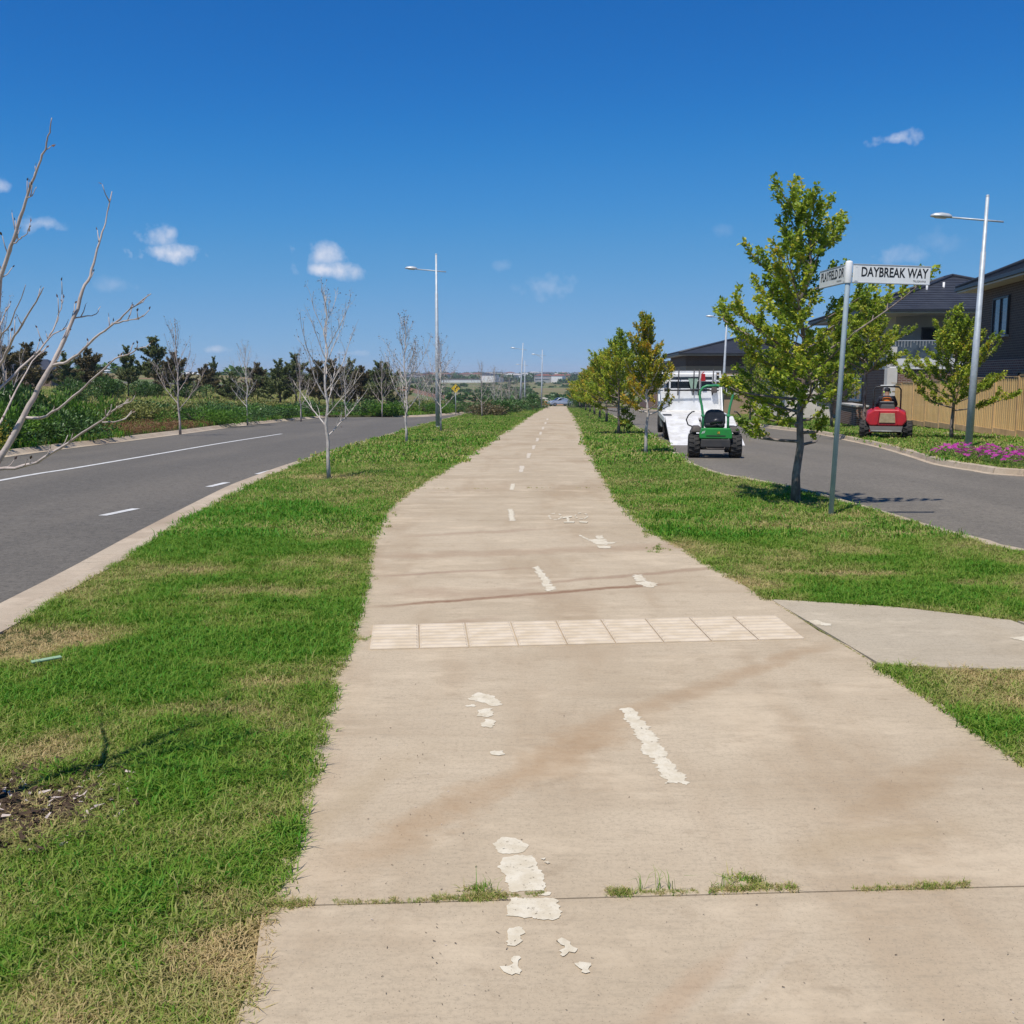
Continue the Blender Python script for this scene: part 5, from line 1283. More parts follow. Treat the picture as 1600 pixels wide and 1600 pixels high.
mb = MB(); mb.add([(-.85, 5.40, 2.13), (.85, 5.40, 2.13), (.88, 5.74, 1.46), (-.88, 5.74, 1.46)], [(0, 1, 2, 3)]); mb.build('windscreen', M['glassdark'], co)
for s in (-1, 1):
    mb = MB(); mb.prism([(4.45, 1.45), (5.55, 1.45), (5.28, 2.08), (4.45, 2.08)], -.005, .005, T(s * .985, 0, 0) @ XPROF); mb.build('side_window', M['glassdark'], co)
    mb = MB(); mb.box((s * 1.14, 5.5, 1.6), (.16, .07, .32)); mb.box((s * 1.04, 5.5, 1.62), (.12, .03, .03)); mb.build('mirror', M['blackmetal'], co, bevel=.015)
mb = MB(); mb.box((0, -.02, .56), (.37, .01, .1)); mb.build('number_plate', M['alu'], tk)
# --- red mower with its rider on the opposite lawn
b = at(1383, 685)
rm = empty('ride_on_mower', b, -.33, 'red ride-on mower with black roll bar being driven on the grass by the fence', 'mower')
for s in (-1, 1): wheel(rm, s * .63, 0, .28, .30, 14, 'blackmetal')
secs = [(-.34, [(-.48, .40), (.48, .40), (.60, .55), (.56, .78), (.36, .90), (-.36, .90), (-.56, .78), (-.60, .55)]), (.30, [(-.50, .42), (.50, .42), (.62, .58), (.58, .86), (.36, .98), (-.36, .98), (-.58, .86), (-.62, .58)])]
V = [(x, y, z) for y, P in secs for x, z in P]; n = 8
mb = MB(); mb.add(V, [tuple(range(n)), tuple(reversed(range(n, 2 * n)))] + [(i, (i + 1) % n, n + (i + 1) % n, n + i) for i in range(n)]); body = mb.build('body', M['red'], rm, bevel=.05, seg=3)
mb = MB(); mb.prism([(-.24, .50), (.24, .50), (.21, .80), (-.21, .80)], 0, .03, T(.03, -.335, 0) @ RX(math.pi / 2)); mb.build('engine_screen', M['beige'], body, bevel=.01)
mb = MB(); mb.prism([(-.25, .80), (.25, .80), (.20, 1.06), (-.20, 1.06)], 0, .16, T(.03, -.18, 0) @ RX(math.pi / 2 - .25)); mb.build('engine_cover', M['darkgrey'], body, bevel=.03)
for s in (-1, 1):
    mb = MB(); mb.box((s * .27 + .03, -.36, .66), (.035, .05, .44), RY(-s * .12)); mb.build('hood_rib', M['red'], body, bevel=.012)
mb = MB(); mb.add([(-.50, -.42, .40), (.50, -.42, .40), (.46, -.50, .24), (-.46, -.50, .24), (-.50, -.2, .40), (.50, -.2, .40), (.46, -.2, .20), (-.46, -.2, .20)], [(0, 1, 2, 3), (4, 7, 6, 5), (0, 4, 5, 1), (3, 2, 6, 7), (0, 3, 7, 4), (1, 5, 6, 2)]); mb.build('rear_bumper', M['darkgrey'], rm, bevel=.02)
mb = MB(); mb.tube([(-.48, -.46, .20), (-.42, -.52, .25), (.42, -.52, .25), (.48, -.46, .20)], .018, 8); mb.build('bumper_lip', M['rim'], rm, True)
mb = MB(); mb.box((0, .1, .32), (.8, .7, .2)); mb.build('transmission', M['blackmetal'], rm, bevel=.02)
for s in (-1, 1):
    mb = MB(); mb.tube([(s * .40, -.02, .9), (s * .40, -.04, 1.3), (s * .395, -.04, 1.52), (s * .33, -.04, 1.60), (0, -.04, 1.62)], .026, 10); mb.build('roll_bar', M['blackmetal'], rm, True)
    mb = MB(); mb.tube([(s * .40, .52, .75), (s * .38, .60, .95), (s * .26, .62, 1.0)], .014, 8); mb.build('control_lever', M['blackmetal'], rm, True)
    mb = MB(); mb.box((s * .30, 1.0, .36), (.08, 1.2, .08)); mb.build('front_frame', M['red'], rm, bevel=.01)
    wheel(rm, s * .45, 1.75, .15, .12, 0, 'rim', 18, 'caster_wheel')
mb = MB(); mb.box((0, -.04, 1.645), (.42, .05, .03)); mb.build('roll_bar_tag', M['white'], rm, bevel=.008)
mb = MB(); mb.box((0, .28, .80), (.5, .46, .1)); mb.box((0, .06, .98), (.46, .1, .36), RX(.1)); mb.build('seat', M['vinyl'], rm, bevel=.04, seg=3)
mb = MB(); mb.box((0, 1.05, .22), (1.45, .8, .16), top=(.94, .9)); mb.build('mower_deck', M['red'], rm, bevel=.03)
mb = MB(); mb.box((0, .85, .43), (.52, .6, .03)); mb.build('foot_plate', M['blackmetal'], rm, bevel=.01)
# rider: one skinned body, clothes as children
person = empty('person', b + Vector((0, 0, 0)), -.33, 'seated rider in orange hi-vis vest and dark cap driving the red mower', 'person')
def skin(name, verts, edges, mat, root=0, sub=2):
    bm = bmesh.new(); ly = bm.verts.layers.skin.verify(); vs = []
    for (co_, r) in verts:
        v = bm.verts.new(co_); v[ly].radius = (r, r) if not hasattr(r, '__len__') else r; vs.append(v)
    vs[root][ly].use_root = True
    for a, c in edges: bm.edges.new((vs[a], vs[c]))
    me = bpy.data.meshes.new(name); bm.to_mesh(me); bm.free(); me.materials.append(mat)
    o = link(name, me, person)
    o.modifiers.new('skin', 'SKIN').use_smooth_shade = True
    m = o.modifiers.new('subdivision', 'SUBSURF'); m.levels = m.render_levels = sub
    return o
bv = [((0, .30, .90), (.15, .11)), ((0, .28, 1.02), (.135, .095)), ((0, .27, 1.17), (.17, .115)), ((0, .28, 1.28), (.12, .085)), ((0, .29, 1.335), .062), ((0, .31, 1.39), (.078, .09)), ((0, .315, 1.46), (.08, .092)), ((0, .31, 1.53), (.05, .06)), ((0, .40, 1.41), .014)]
be = [(0, 1), (1, 2), (2, 3), (3, 4), (4, 5), (5, 6), (6, 7), (5, 8)]
for s in (-1, 1):
    k = len(bv)
    bv += [((s * .19, .28, 1.25), .065), ((s * .26, .33, 1.03), .048), ((s * .25, .56, .99), .036), ((s * .245, .60, .995), (.036, .022)),
           ((s * .10, .34, .87), .085), ((s * .17, .72, .90), .068), ((s * .16, .80, .52), .05), ((s * .16, .80, .46), .045), ((s * .17, .98, .455), .038)]
    be += [(2, k), (k, k + 1), (k + 1, k + 2), (k + 2, k + 3), (0, k + 4), (k + 4, k + 5), (k + 5, k + 6), (k + 6, k + 7), (k + 7, k + 8)]
    for f in range(5):
        kk = len(bv)
        if f < 4: bv += [((s * (.245 - .02 * (f - 1.5)), .66, 1.01 - abs(f - 1.2) * .003), .009), ((s * (.245 - .02 * (f - 1.5)), .675, .98), .008)]
        else: bv += [((s * .205, .62, 1.0), .010), ((s * .20, .65, .985), .009)]
        be += [(k + 3, kk), (kk, kk + 1)]
skin('body', bv, be, M['skin'])
sv = [((0, .30, .88), (.17, .125)), ((0, .28, 1.02), (.15, .11)), ((0, .27, 1.18), (.20, .14)), ((0, .285, 1.30), (.125, .105)), ((0, .29, 1.335), .075)]; se = [(0, 1), (1, 2), (2, 3), (3, 4)]
tv = [((0, .31, .88), (.165, .12))]; te = []
for s in (-1, 1):
    k = len(sv); sv += [((s * .20, .28, 1.25), .088), ((s * .275, .33, 1.04), .07), ((s * .25, .54, .99), .046)]; se += [(2, k), (k, k + 1), (k + 1, k + 2)]
    k = len(tv); tv += [((s * .10, .36, .875), .10), ((s * .17, .72, .905), .082), ((s * .16, .80, .50), .062)]; te += [(0, k), (k, k + 1), (k + 1, k + 2)]
skin('shirt', sv, se, M['navy']); skin('trousers', tv, te, M['navy'])
ve = skin('vest', [((0, .30, .93), (.22, .16)), ((0, .28, 1.06), (.21, .155)), ((0, .27, 1.20), (.215, .165)), ((0, .27, 1.30), (.16, .13))], [(0, 1), (1, 2), (2, 3)], M['orange'])
mb = MB(); mb.lathe([(.083, 0), (.092, .02), (.09, .06), (.07, .095), (.03, .115), (0, .118)], 18, T(0, .31, 1.465)); mb.prism([(-.075, 0), (.075, 0), (.06, .12), (-.06, .12)], 0, .012, T(0, .38, 1.472)); mb.build('cap', M['navy'], person, True)
for s in (-1, 1):
    mb = MB(); mb.lathe([(0, 0), (.035, 0), (.04, .015), (.03, .035), (0, .037)], 14, T(s * .076, .315, 1.43) @ RY(s * math.pi / 2)); mb.build('ear_muff', M['limeyellow'], person, True)
    mb = MB(); mb.lathe([(0, -.006), (.007, 0), (0, .006)], 8, T(s * .028, .388, 1.435) @ RX(math.pi / 2)); mb.build('eye', M['black'], person)
mb = MB(); mb.tube([(s * .085, .31, 1.44 + 0) if abs(s) == 1 else (0, .31, 1.59) for s in (-1, 0, 1)], .008, 6); mb.build('headband', M['blackmetal'], person, True)
mb = MB(); mb.box((0, .395, 1.375), (.04, .006, .007)); mb.build('mouth', M['lamp_red'], person)
for s in (-1, 1):
    mb = MB(); mb.box((s * .165, .90, .455), (.095, .27, .07), top=(.85, .9)); mb.build('boot', M['dustbrown'], person, bevel=.02)

# --- silver car on the cross street
b = atd(875, 634, YEND + 6); b.z = Z(b.x, b.y) + .03
car = empty('parked_car', b, math.radians(112), 'silver sedan standing across the far end of the path', 'car')
pr = [(-2.15, .35), (-2.2, .62), (-2.1, .86), (-1.5, .95), (-.95, 1.38), (-.3, 1.46), (.35, 1.42), (1.05, .98), (1.9, .82), (2.2, .62), (2.2, .33)]
mb = MB(); N = len(pr); V = []
for x, ins in ((-.88, 0), (-.72, 1), (.72, 1), (.88, 0)):
    for (y, z) in pr:
        xx = x if z < .97 else (math.copysign(.68, x) if ins else math.copysign(.70, x)); V.append((xx, y * (.985 if ins == 0 else 1), z - (.02 if ins == 0 else 0)))
F = []
for i in range(3):
    for k in range(N): F.append((i * N + k, i * N + (k + 1) % N, (i + 1) * N + (k + 1) % N, (i + 1) * N + k))
mb.add(V, F + [tuple(range(N)), tuple(reversed(range(3 * N, 4 * N)))]); cb = mb.build('body', M['silver'], car, bevel=.03)
for s in (-1, 1):
    mb = MB(); mb.prism([(-1.25, .99), (-.85, 1.32), (-.1, 1.37), (-.1, .99)], -.01, .01, T(s * .715, 0, 0) @ XPROF); mb.prism([(0, .99), (0, 1.37), (.33, 1.34), (.88, 1.0)], -.01, .01, T(s * .715, 0, 0) @ XPROF); mb.build('side_window', M['glassdark'], car)
    wheel(car, s * .80, 1.35, .32, .2, 0, 'rim', 20); wheel(car, s * .80, -1.35, .32, .2, 0, 'rim', 20)
    mb = MB(); mb.box((s * .65, 2.17, .66), (.32, .1, .13)); mb.build('headlight', M['lens'], car, bevel=.02)
    mb = MB(); mb.box((s * .66, -2.15, .74), (.3, .08, .13)); mb.build('tail_lamp', M['lamp_red'], car, bevel=.02)
mb = MB(); mb.add([(-.62, .42, 1.40), (.62, .42, 1.40), (.70, 1.05, 1.01), (-.70, 1.05, 1.01)], [(0, 1, 2, 3)]); mb.add([(-.60, -1.0, 1.375), (.60, -1.0, 1.375), (.68, -1.5, .98), (-.68, -1.5, .98)], [(3, 2, 1, 0)]); mb.build('windscreen', M['glassdark'], car)

# --- yellow warning sign beyond the road
b = atd(712, 625, 76); b.z = Z(b.x, b.y)
ws_ = empty('warning_sign', b, .1, 'yellow diamond bend warning sign on a short post beyond the road', 'road sign')
top = atd(712, 607, 76).z - b.z
mb = MB(); mb.tube([(0, .02, -.1), (0, .02, top + .2)], .03, 8); mb.build('post', M['galvfar'], ws_, True)
mb = MB(); mb.prism([(-.33, 0), (0, -.33), (.33, 0), (0, .33)], 0, .008, T(0, 0, top) @ RX(math.pi / 2)); pl = mb.build('plate', M['yellow'], ws_)
mb = MB(); mb.prism([(-.06, -.18), (-.0, -.18), (.0, -.02), (.10, .08), (.14, .03), (.17, .17), (.02, .15), (.06, .11), (-.06, .0)], .009, .012, T(0, 0, top) @ RX(math.pi / 2)); mb.build('arrow', M['black'], pl)

# ------------------------------------------------------------------ houses
def hip_roof(parent, x0, x1, y0, y1, ze, zr, ov=.5, course=.34, ridge_dir=None, lift=.035, caps=True):
    """hip roof built of lapped courses; returns the roof object"""
    x0, x1, y0, y1 = x0 - ov, x1 + ov, y0 - ov, y1 + ov
    w, d = x1 - x0, y1 - y0
    if w >= d: ra, rb = Vector((x0 + d / 2, (y0 + y1) / 2, zr)), Vector((x1 - d / 2, (y0 + y1) / 2, zr))
    else: ra, rb = Vector(((x0 + x1) / 2, y0 + w / 2, zr)), Vector(((x0 + x1) / 2, y1 - w / 2, zr))
    c = [Vector((x0, y0, ze)), Vector((x1, y0, ze)), Vector((x1, y1, ze)), Vector((x0, y1, ze))]
    if w >= d: sl = [(c[0], c[1], rb, ra), (c[1], c[2], rb, rb), (c[2], c[3], ra, rb), (c[3], c[0], ra, ra)]
    else: sl = [(c[0], c[1], ra, ra), (c[1], c[2], rb, ra), (c[2], c[3], rb, rb), (c[3], c[0], ra, rb)]
    mb = MB()
    for (a, b_, e, f) in sl:      # a,b eave; f above a, e above b
        nrm = (b_ - a).cross(f - a).normalized(); ln = ((e + f) / 2 - (a + b_) / 2).length; n = max(2, int(ln / course))
        for k in range(n):
            t0, t1 = k / n, (k + 1) / n
            p, q, r, s = a.lerp(f, t0), b_.lerp(e, t0), b_.lerp(e, t1), a.lerp(f, t1)
            mb.add([p + nrm * lift, q + nrm * lift, r + nrm * .004, s + nrm * .004, p, q], [(0, 1, 2, 3), (4, 5, 1, 0)])
    ro = mb.build('roof', M['roof'], parent)
    if caps:
        mb = MB()
        for k in range(4):
            tgt = (sl[k][3]); mb.tube([c[k] + Vector((0, 0, .05)), tgt + Vector((0, 0, .06))], .09, 6)
        mb.tube([ra + Vector((0, 0, .06)), rb + Vector((0, 0, .06))], .09, 6); mb.build('ridge_capping', M['ridge'], ro, True)
    mb = MB()
    for (a, b_) in ((c[0], c[1]), (c[1], c[2]), (c[2], c[3]), (c[3], c[0])):
        m_ = (a + b_) / 2; dv = b_ - a; Rm = RZ(math.atan2(dv.y, dv.x))
        mb.box(m_ + Vector((0, 0, -.04)), (dv.length + .1, .12, .12), Rm)
    mb.build('gutter', M['gutter'], ro)
    mb = MB(); mb.box(((x0 + x1) / 2, (y0 + y1) / 2, ze - .14), (w - .06, d - .06, .06)); mb.build('soffit', M['fascia'], ro)
    return ro
def window(parent, c, w, h, face, frame='white', pane='glassdark'):
    """face: '-x' or '-y' (outward direction)"""
    R = RZ(-math.pi / 2) if face == '-x' else Matrix.Identity(4)
    wo = empty('window', c, 0, parent=parent)
    mb = MB()
    for (x, z, a, b_) in ((0, h / 2, w + .1, .06), (0, -h / 2, w + .1, .06), (-w / 2, 0, .06, h), (w / 2, 0, .06, h), (0, 0, .045, h)):
        mb.box(R @ Vector((x, -.02, z)), (a, .09, b_), R)
    mb.build('frame', M[frame], wo)
    mb = MB(); mb.box(R @ Vector((0, .0, 0)), (w, .03, h), R); mb.build('pane', M[pane], wo)
    mb = MB(); mb.box(R @ Vector((0, -.06, -h / 2 - .07)), (w + .2, .14, .07), R); mb.build('sill', M['fascia'], wo)
FA = -math.atan(.155)          # houses and fence follow the side road
# house A: two-storey dark brick, its road-facing wall in view
zA = Z(18, 36)
hA = empty('brick_house', (18.0, 40.4, zA), FA, 'two-storey dark brick house with charcoal roof behind the timber fence', 'house')
eA = 4.85 - zA
mb = MB(); mb.box((5, -9, 1.3), (10, 18, 2.6)); mb.build('lower_wall', M['brickred'], hA)
mb = MB(); mb.box((5.02, -9, 2.6 + (eA - 2.6) / 2), (9.9, 17.9, eA - 2.6 - .01)); mb.build('upper_wall', M['brickdark'], hA)
hip_roof(hA, 0, 10, -18, 0, eA + .1, eA + 2.5, .62)
window(hA, (.05, -3.0, eA - 1.15), 1.7, 1.3, '-x', 'gutter', 'glassblue'); window(hA, (.05, -8.5, eA - 1.15), 1.7, 1.3, '-x', 'gutter'); window(hA, (-.02, -6.8, 1.55), 2.4, 1.2, '-x', 'gutter')
# house B: rendered house with corner balcony
zB = Z(20, 52)
hB = empty('rendered_house', (19.2, 52.5, zB), FA * .4, 'two-storey cream house with shaded balcony and dark tiled hip roof', 'house')
eB = 4.75 - zB
mb = MB(); mb.box((4.7, 6.2, 1.35), (9.4, 12.4, 2.7)); mb.build('lower_wall', M['brickred'], hB)
mb = MB(); mb.box((5.2, 7.6, 2.7 + (eB - 2.7) / 2), (8.4, 9.6, eB - 2.7)); mb.build('upper_wall', M['rendergrey'], hB)
mb = MB(); mb.box((4.7, 1.35, 2.78), (9.5, 2.9, .2)); mb.build('balcony_slab', M['white'], hB)
mb = MB(); mb.box((2.1, -.02, 3.0), (4.2, .16, .42)); mb.box((-.02, 1.35, 3.0), (.16, 2.6, .42)); mb.build('parapet', M['white'], hB)
mb = MB(); mb.box((2.1, -.02, 3.65), (4.0, .02, .85)); mb.build('balustrade_glass', M['glassblue'], hB)
mb = MB(); mb.box((2.1, -.02, 4.1), (4.1, .05, .05)); mb.build('handrail', M['galvfar'], hB)
mb = MB()
rr3 = random.Random(5)
for k in range(26): mb.tube([(.2 + k * .15, -.06, 4.08), (.2 + k * .15, -.07, 4.08 - rr3.uniform(.08, .34))], .008, 4)
mb.build('icicle_lights', M['white'], hB)
for x, y in ((-.02, .0), (4.45, -.02)):
    mb = MB(); mb.box((x + .1, y + .1, 1.4), (.5, .5, 2.7)); mb.box((x + .1, y + .1, 3.3), (.4, .4, 1.0)); mb.build('pillar', M['render'], hB)
mb = MB(); mb.box((4.9, .6, 2.9 + (eB - 2.9) / 2), (.5, .9, eB - 2.9)); mb.build('pier', M['render'], hB)
window(hB, (3.4, 2.78, 3.9), 2.0, 1.9, '-y', 'gutter'); window(hB, (2.2, -.05, 1.5), 1.8, 1.1, '-y', 'gutter'); window(hB, (-.05, 6, 1.6), 2.0, 1.2, '-x', 'white')
rB = hip_roof(hB, -.6, 10.2, .2, 12.2, eB + .1, 7.0 - zB, .7)
sl = Vector((0, 6.2, 7.0 - zB - eB)).normalized(); ang = math.atan2(7.0 - zB - eB, 6.8)
mb = MB(); mb.box((6.0, 1.6, eB + .95), (1.7, 1.25, .06), RX(ang)); mb.build('solar_panel', M['solar'], rB, bevel=.01)
mb = MB(); mb.box((6.0, .96, eB + .66), (1.74, .05, .08), RX(ang)); mb.build('panel_rail', M['white'], rB)
for x, y in ((2.6, 3.0), (3.6, 3.4)):
    mb = MB(); mb.tube([(x, y, eB + 1.0), (x, y, eB + 1.75)], .06, 8); mb.build('vent_pipe', M['white'], rB, True)
# houses C, D, E further along
def simple_house(px, d, w, dep, ze_px, zr_px, wall, label, upper=None, rot=FA * .4):
    p = atd(px, 600, d); z0 = Z(p.x, p.y)
    h = empty('house', (p.x, p.y, z0), rot, label, 'house')
    ze = atd(px, ze_px, d).z - z0; zr = atd(px, zr_px, d).z - z0
    mb = MB(); mb.box((w / 2, dep / 2, ze / 2), (w, dep, ze)); mb.build('wall', M[wall], h)
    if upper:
        mb = MB(); mb.box((w / 2, dep / 2, ze - .45), (w + .06, dep + .06, .85)); mb.build('painted_eave_shade', M[upper], h)  # dark band painting the eave's shadow onto the top of the wall
    hip_roof(h, 0, w, 0, dep, ze + .05, zr, .55)
    mb = MB(); mb.box((w * .62, -.02, 1.1), (2.6, .08, 2.2)); mb.build('garage_door', M['rendergrey'], h)
    window(h, (w * .3, -.03, ze * .5), 1.6, 1.3, '-y'); window(h, (-.03, dep * .35, ze * .5), 1.8, 1.3, '-x', 'gutter')
    return h
simple_house(1071, 76, 10, 12, 553, 523, 'tan', 'single-storey tan walled house with charcoal roof beyond the truck', 'brickdark')
simple_house(1046, 94, 10, 11, 569, 552, 'rendergrey', 'low grey house with dark roof beyond the tan walled one')
simple_house(1010, 122, 11, 12, 572, 560, 'brickred', 'brick house with dark roof hidden behind the orange tinged tree')
simple_house(1230, 64, 9, 9, 560, 524, 'render', 'cream single-storey house behind the big leafy tree', 'brickdark')
# low brick front wall and path across the side road
strip('footpath', lambda y: kerbRF(y) + 3.7, lambda y: kerbRF(y) + 5.1, 17.6, 120, .004, M['sidepath'], 4)
wl = empty('front_wall', (15.6, 47.0, Z(15.6, 47)), FA, 'low brick garden wall with pier left of the red mower', 'wall')
mb = MB(); mb.box((0, 0, .45), (.5, 4.4, .9)); mb.build('brickwork', M['brickred'], wl)
mb = MB(); mb.box((0, 0, .93), (.6, 4.5, .07)); mb.build('coping', M['fascia'], wl)
# timber paling fence
fence = empty('timber_fence', (15.95, 32.0, Z(16, 32)), FA, 'tall treated pine paling fence along the footpath', 'fence')
pal = []
for k in range(3):
    mb = MB(); h = 1.72 + .02 * k; mb.box((0, 0, .16 + h / 2), (.016, .098, h)); pal.append(mb.mesh('paling', M['paling']))
zf = lambda s: Z(15.95 + s * .153, 32 + s * .988) - Z(16, 32)
s_, k = -9.0, 0
while s_ < 19:
    o = link('paling', pal[rr.randrange(3)], fence, (-.012 if k % 2 else .006, s_, zf(round(s_ / 2.4) * 2.4) + .02)); o.rotation_euler = (rr.gauss(0, .004), 0, 0)
    s_ += .102; k += 1
s_ = -9.0
while s_ < 19:
    z = zf(s_)
    mb = MB(); mb.box((-.03, s_, z + .95), (.05, .11, 1.95)); mb.build('post', M['timber'], fence, bevel=.005)
    mb = MB(); mb.box((-.02, s_ + 1.2, z + .10), (.03, 2.28, .22)); mb.build('plinth', M['timber'], fence, bevel=.004)
    for zz in (.5, 1.5):
        mb = MB(); mb.box((.05, s_ + 1.2, z + zz), (.05, 2.38, .075)); mb.build('rail', M['timber'], fence)
    mb = MB(); mb.box((0, s_ + 1.2, z + 1.93), (.06, 2.38, .03)); mb.build('capping', M['timber'], fence)
    s_ += 2.4

# magenta flowering succulents at the corner
pf = bush_proto(95, 'darkgreen', 900, .07, .2, 8, .25); pf2 = bush_proto(96, 'weed', 700, .07, .2, 8, .25)
def flowers(seed, n):
    r = rg(seed); V, F = [], []
    for _ in range(n):
        a, d = r.uniform(0, 6.28), math.sqrt(r.uniform(0, 1)) * .72; x, y = d * math.cos(a), d * math.sin(a); z = .9 * math.sqrt(max(.05, 1 - (d / .85) ** 2)) + r.normal(0, .05)
        t = Vector((r.normal(0, .4), -.35 + r.normal(0, .3), 1)).normalized(); u = t.orthogonal().normalized(); w = t.cross(u); s = r.uniform(.07, .11); c = Vector((x, y, z))
        for k in range(9):
            q = k * .698; e = u * math.cos(q) + w * math.sin(q); f = u * math.cos(q + .5) + w * math.sin(q + .5); bb = len(V)
            V += [tuple(c), tuple(c + e * s + t * .012), tuple(c + (e + f) * s * .60 + t * .02), tuple(c + f * s * .7 + t * .01)]; F += [(bb, bb + 1, bb + 2), (bb, bb + 2, bb + 3)]
    return mesh_np('flowers', V, F, M['magenta'])
fl = [flowers(1, 34), flowers(2, 24), flowers(3, 12)]
ff = [(1472, 714), (1492, 716), (1512, 720), (1530, 722), (1550, 725), (1570, 728), (1590, 731), (1612, 735), (1640, 739), (1500, 710), (1540, 714), (1580, 718), (1606, 722), (1670, 742)]
for k, p in enumerate(ff):
    q = at(*p); r_ = empty('flowering_succulent', q + Vector((.12, .15, -.06)), k * 1.3, 'magenta flowering succulent trailing over the kerb at the corner', 'plant', 'magenta flowers along the corner kerb')
    r_.scale = (.44, .44, .36); link('foliage', (pf, pf2)[k % 2][1], r_); tag(link('flowers', fl[(k % 2) if k not in (5, 9) else 2], r_), kind='stuff')

# ------------------------------------------------------------------ far distance: town, sheds, tree belts
def far_house(k, x, y, w, d, h, wall, roofm, name, label, group, rz=0, roof_h=1.8):
    o = empty(name, (x, y, Z(x, y) - .2), rz, label, 'building', group)
    mb = MB(); mb.box((0, 0, h / 2), (w, d, h)); mb.build('wall', wall, o)
    mb = MB(); mb.add([(-w / 2 - .4, -d / 2 - .4, h), (w / 2 + .4, -d / 2 - .4, h), (w / 2 + .4, d / 2 + .4, h), (-w / 2 - .4, d / 2 + .4, h), (-w / 4, 0, h + roof_h), (w / 4, 0, h + roof_h)],
                      [(0, 1, 5, 4), (1, 2, 5), (2, 3, 4, 5), (3, 0, 4), (3, 2, 1, 0)]); mb.build('roof', roofm, o)
rr4 = random.Random(21)
wallm = [M['white'], M['render'], M['rendergrey'], M['tan'], M['white']]; roofs = [M['roof'], pm('terracotta_roof', (.23, .085, .055), None, 2, .7), M['fascia'], M['rim'], M['roof']]
for k in range(120):
    px = rr4.uniform(625, 905) if k < 95 else rr4.uniform(905, 1010); d = rr4.uniform(1050, 2700); p = atd(px, 600, d)
    i = rr4.randrange(5)
    far_house(k, p.x, p.y, rr4.uniform(11, 24), rr4.uniform(9, 14), rr4.uniform(4, 8), wallm[i], roofs[rr4.randrange(5)], 'distant_house', ('white walled', 'cream', 'grey', 'tan', 'white walled')[i] + ' house in the distant town on the horizon', 'distant town houses', rr4.uniform(-.5, .5))
for (px0, px1, top, d, lab, wm, rmm) in ((134, 178, 571, 620, 'white distant shed behind the meadow trees', 'white', 'white'), (172, 222, 577, 560, 'long low white shed on the left horizon', 'white', 'white'), (262, 320, 577, 560, 'long white warehouse behind a bare tree on the horizon', 'white', 'white'),
        (342, 402, 582, 460, 'long grey warehouse with dark roof on the horizon', 'rendergrey', 'roof'), (690, 752, 591, 1100, 'wide low shed with terracotta roof beyond the brown field', 'white', 'lamp_red')):
    p = atd((px0 + px1) / 2, 600, d); w = (px1 - px0) / 1600 * d; h = max(3, atd(px0, top, d).z - Z(p.x, p.y))
    far_house(0, p.x, p.y, w, 20, h * .8, M[wm], M[rmm] if rmm != 'lamp_red' else roofs[1], 'warehouse', lab, None, 0, h * .08)
p = atd(55, 600, 150); far_house(0, p.x, p.y, 7.5, 9, 2.6, M['brickred'], M['roof'], 'house', 'dark roofed house behind the evergreens on the meadow edge', None, .1, 1.5)
# tree belts on the horizon
P_, S_ = [], []
for k in range(900):
    px = rr4.uniform(-500, 2100); d = rr4.choice((rr4.uniform(1000, 1500), rr4.uniform(1500, 2600), rr4.uniform(2000, 2900))); p = atd(px, 600, d)
    P_.append((p.x, p.y, Z(p.x, p.y) - .5)); s = rr4.uniform(4, 8.5); S_.append((s * 1.5, s * 1.5, s))
for k in range(420):
    px = rr4.uniform(-300, 1100); d = rr4.uniform(230, 950); p = atd(px, 600, d); s = rr4.uniform(1.0, 2.6); P_.append((p.x, p.y, Z(p.x, p.y) - .3)); S_.append((s * 2.2, s * 1.4, s))
n = len(P_)
hb = [bush_proto(200 + i, 'darkgreen', 260, .42, .6)[1] for i in range(3)]
scatter('distant_trees', hb, P_, np.stack([np.zeros(n), np.zeros(n), RNG.uniform(0, 6.28, n)], 1), S_, np.zeros(n), RNG.integers(0, 3, n), 'dark belt of distant trees along the horizon')
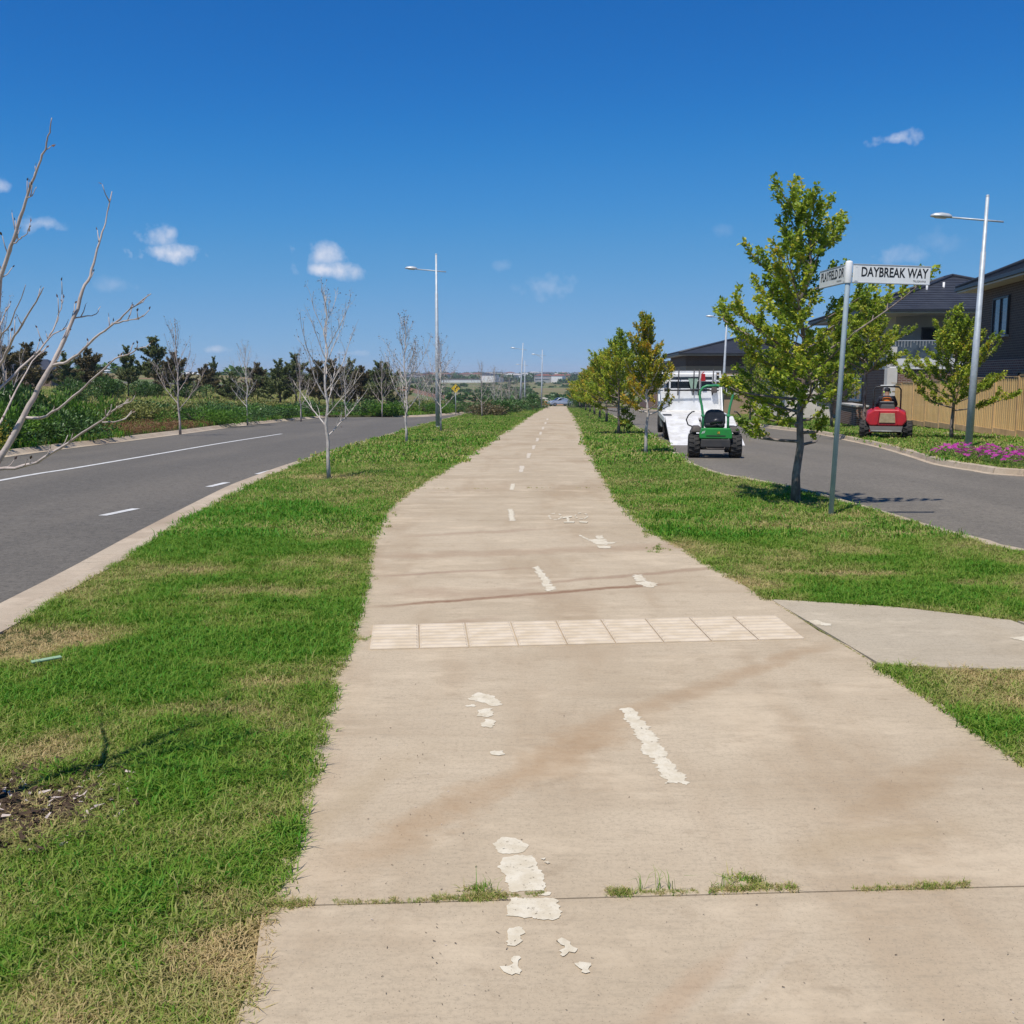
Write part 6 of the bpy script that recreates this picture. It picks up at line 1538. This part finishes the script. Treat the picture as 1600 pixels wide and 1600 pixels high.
# bare earth works and a pale embankment beyond the cross street
def mound(px, d, w, dep, h, mat, label):
    p = atd(px, 600, d); mb = MB(); nx, ny_ = 14, 6; V, F = [], []
    r = random.Random(int(px))
    for j in range(ny_ + 1):
        for i in range(nx + 1):
            u, v = i / nx, j / ny_; X_, Y_ = p.x + (u - .5) * w, p.y + (v - .5) * dep
            V.append((X_, Y_, Z(X_, Y_) - .3 + (h + .3) * (math.sin(math.pi * u) ** .5) * math.sin(math.pi * v) * r.uniform(.85, 1.1)))
    for j in range(ny_):
        for i in range(nx): F.append((j * (nx + 1) + i, j * (nx + 1) + i + 1, (j + 1) * (nx + 1) + i + 1, (j + 1) * (nx + 1) + i))
    mb.add(V, F); tag(mb.build('earth_mound', mat, None, True), label, 'mound')
mound(856, 225, 8, 5, .8, pm('orange_soil', (.42, .19, .07), None, 1, .9), 'low orange soil bank behind the lamp at the path end')
mound(842, 250, 9, 6, 1.6, pm('pale_rock', (.46, .43, .36), (.3, .28, .23), 2, .9), 'pale rocky embankment beyond the far lamps')
mound(640, 300, 26, 12, 1.2, pm('brown_soil', (.22, .12, .075), None, .6, .9), 'brown ploughed soil bank in the far field')
mound(720, 330, 34, 14, 1.4, pm('brown_soil_light', (.27, .16, .10), None, .6, .9), 'light brown soil bank behind the yellow warning sign')

for o in bpy.data.objects:
    if o.name.split('.')[0] == 'buds': o['kind'] = 'stuff'

# ------------------------------------------------------------------ air
hz = MB(); hz.box((0, 2900, 14), (11800, 6180, 60)); ho = tag(hz.build('haze', None or bpy.data.materials.new('thin_haze')), kind='stuff')
hm = ho.data.materials[0]; hm.use_nodes = True; hm.node_tree.nodes.clear()
pv = hm.node_tree.nodes.new('ShaderNodeVolumePrincipled'); oo = hm.node_tree.nodes.new('ShaderNodeOutputMaterial')
pv.inputs['Color'].default_value = (.80, .88, 1, 1); pv.inputs['Density'].default_value = .00016; pv.inputs['Anisotropy'].default_value = .0
hm.node_tree.links.new(pv.outputs[0], oo.inputs['Volume'])
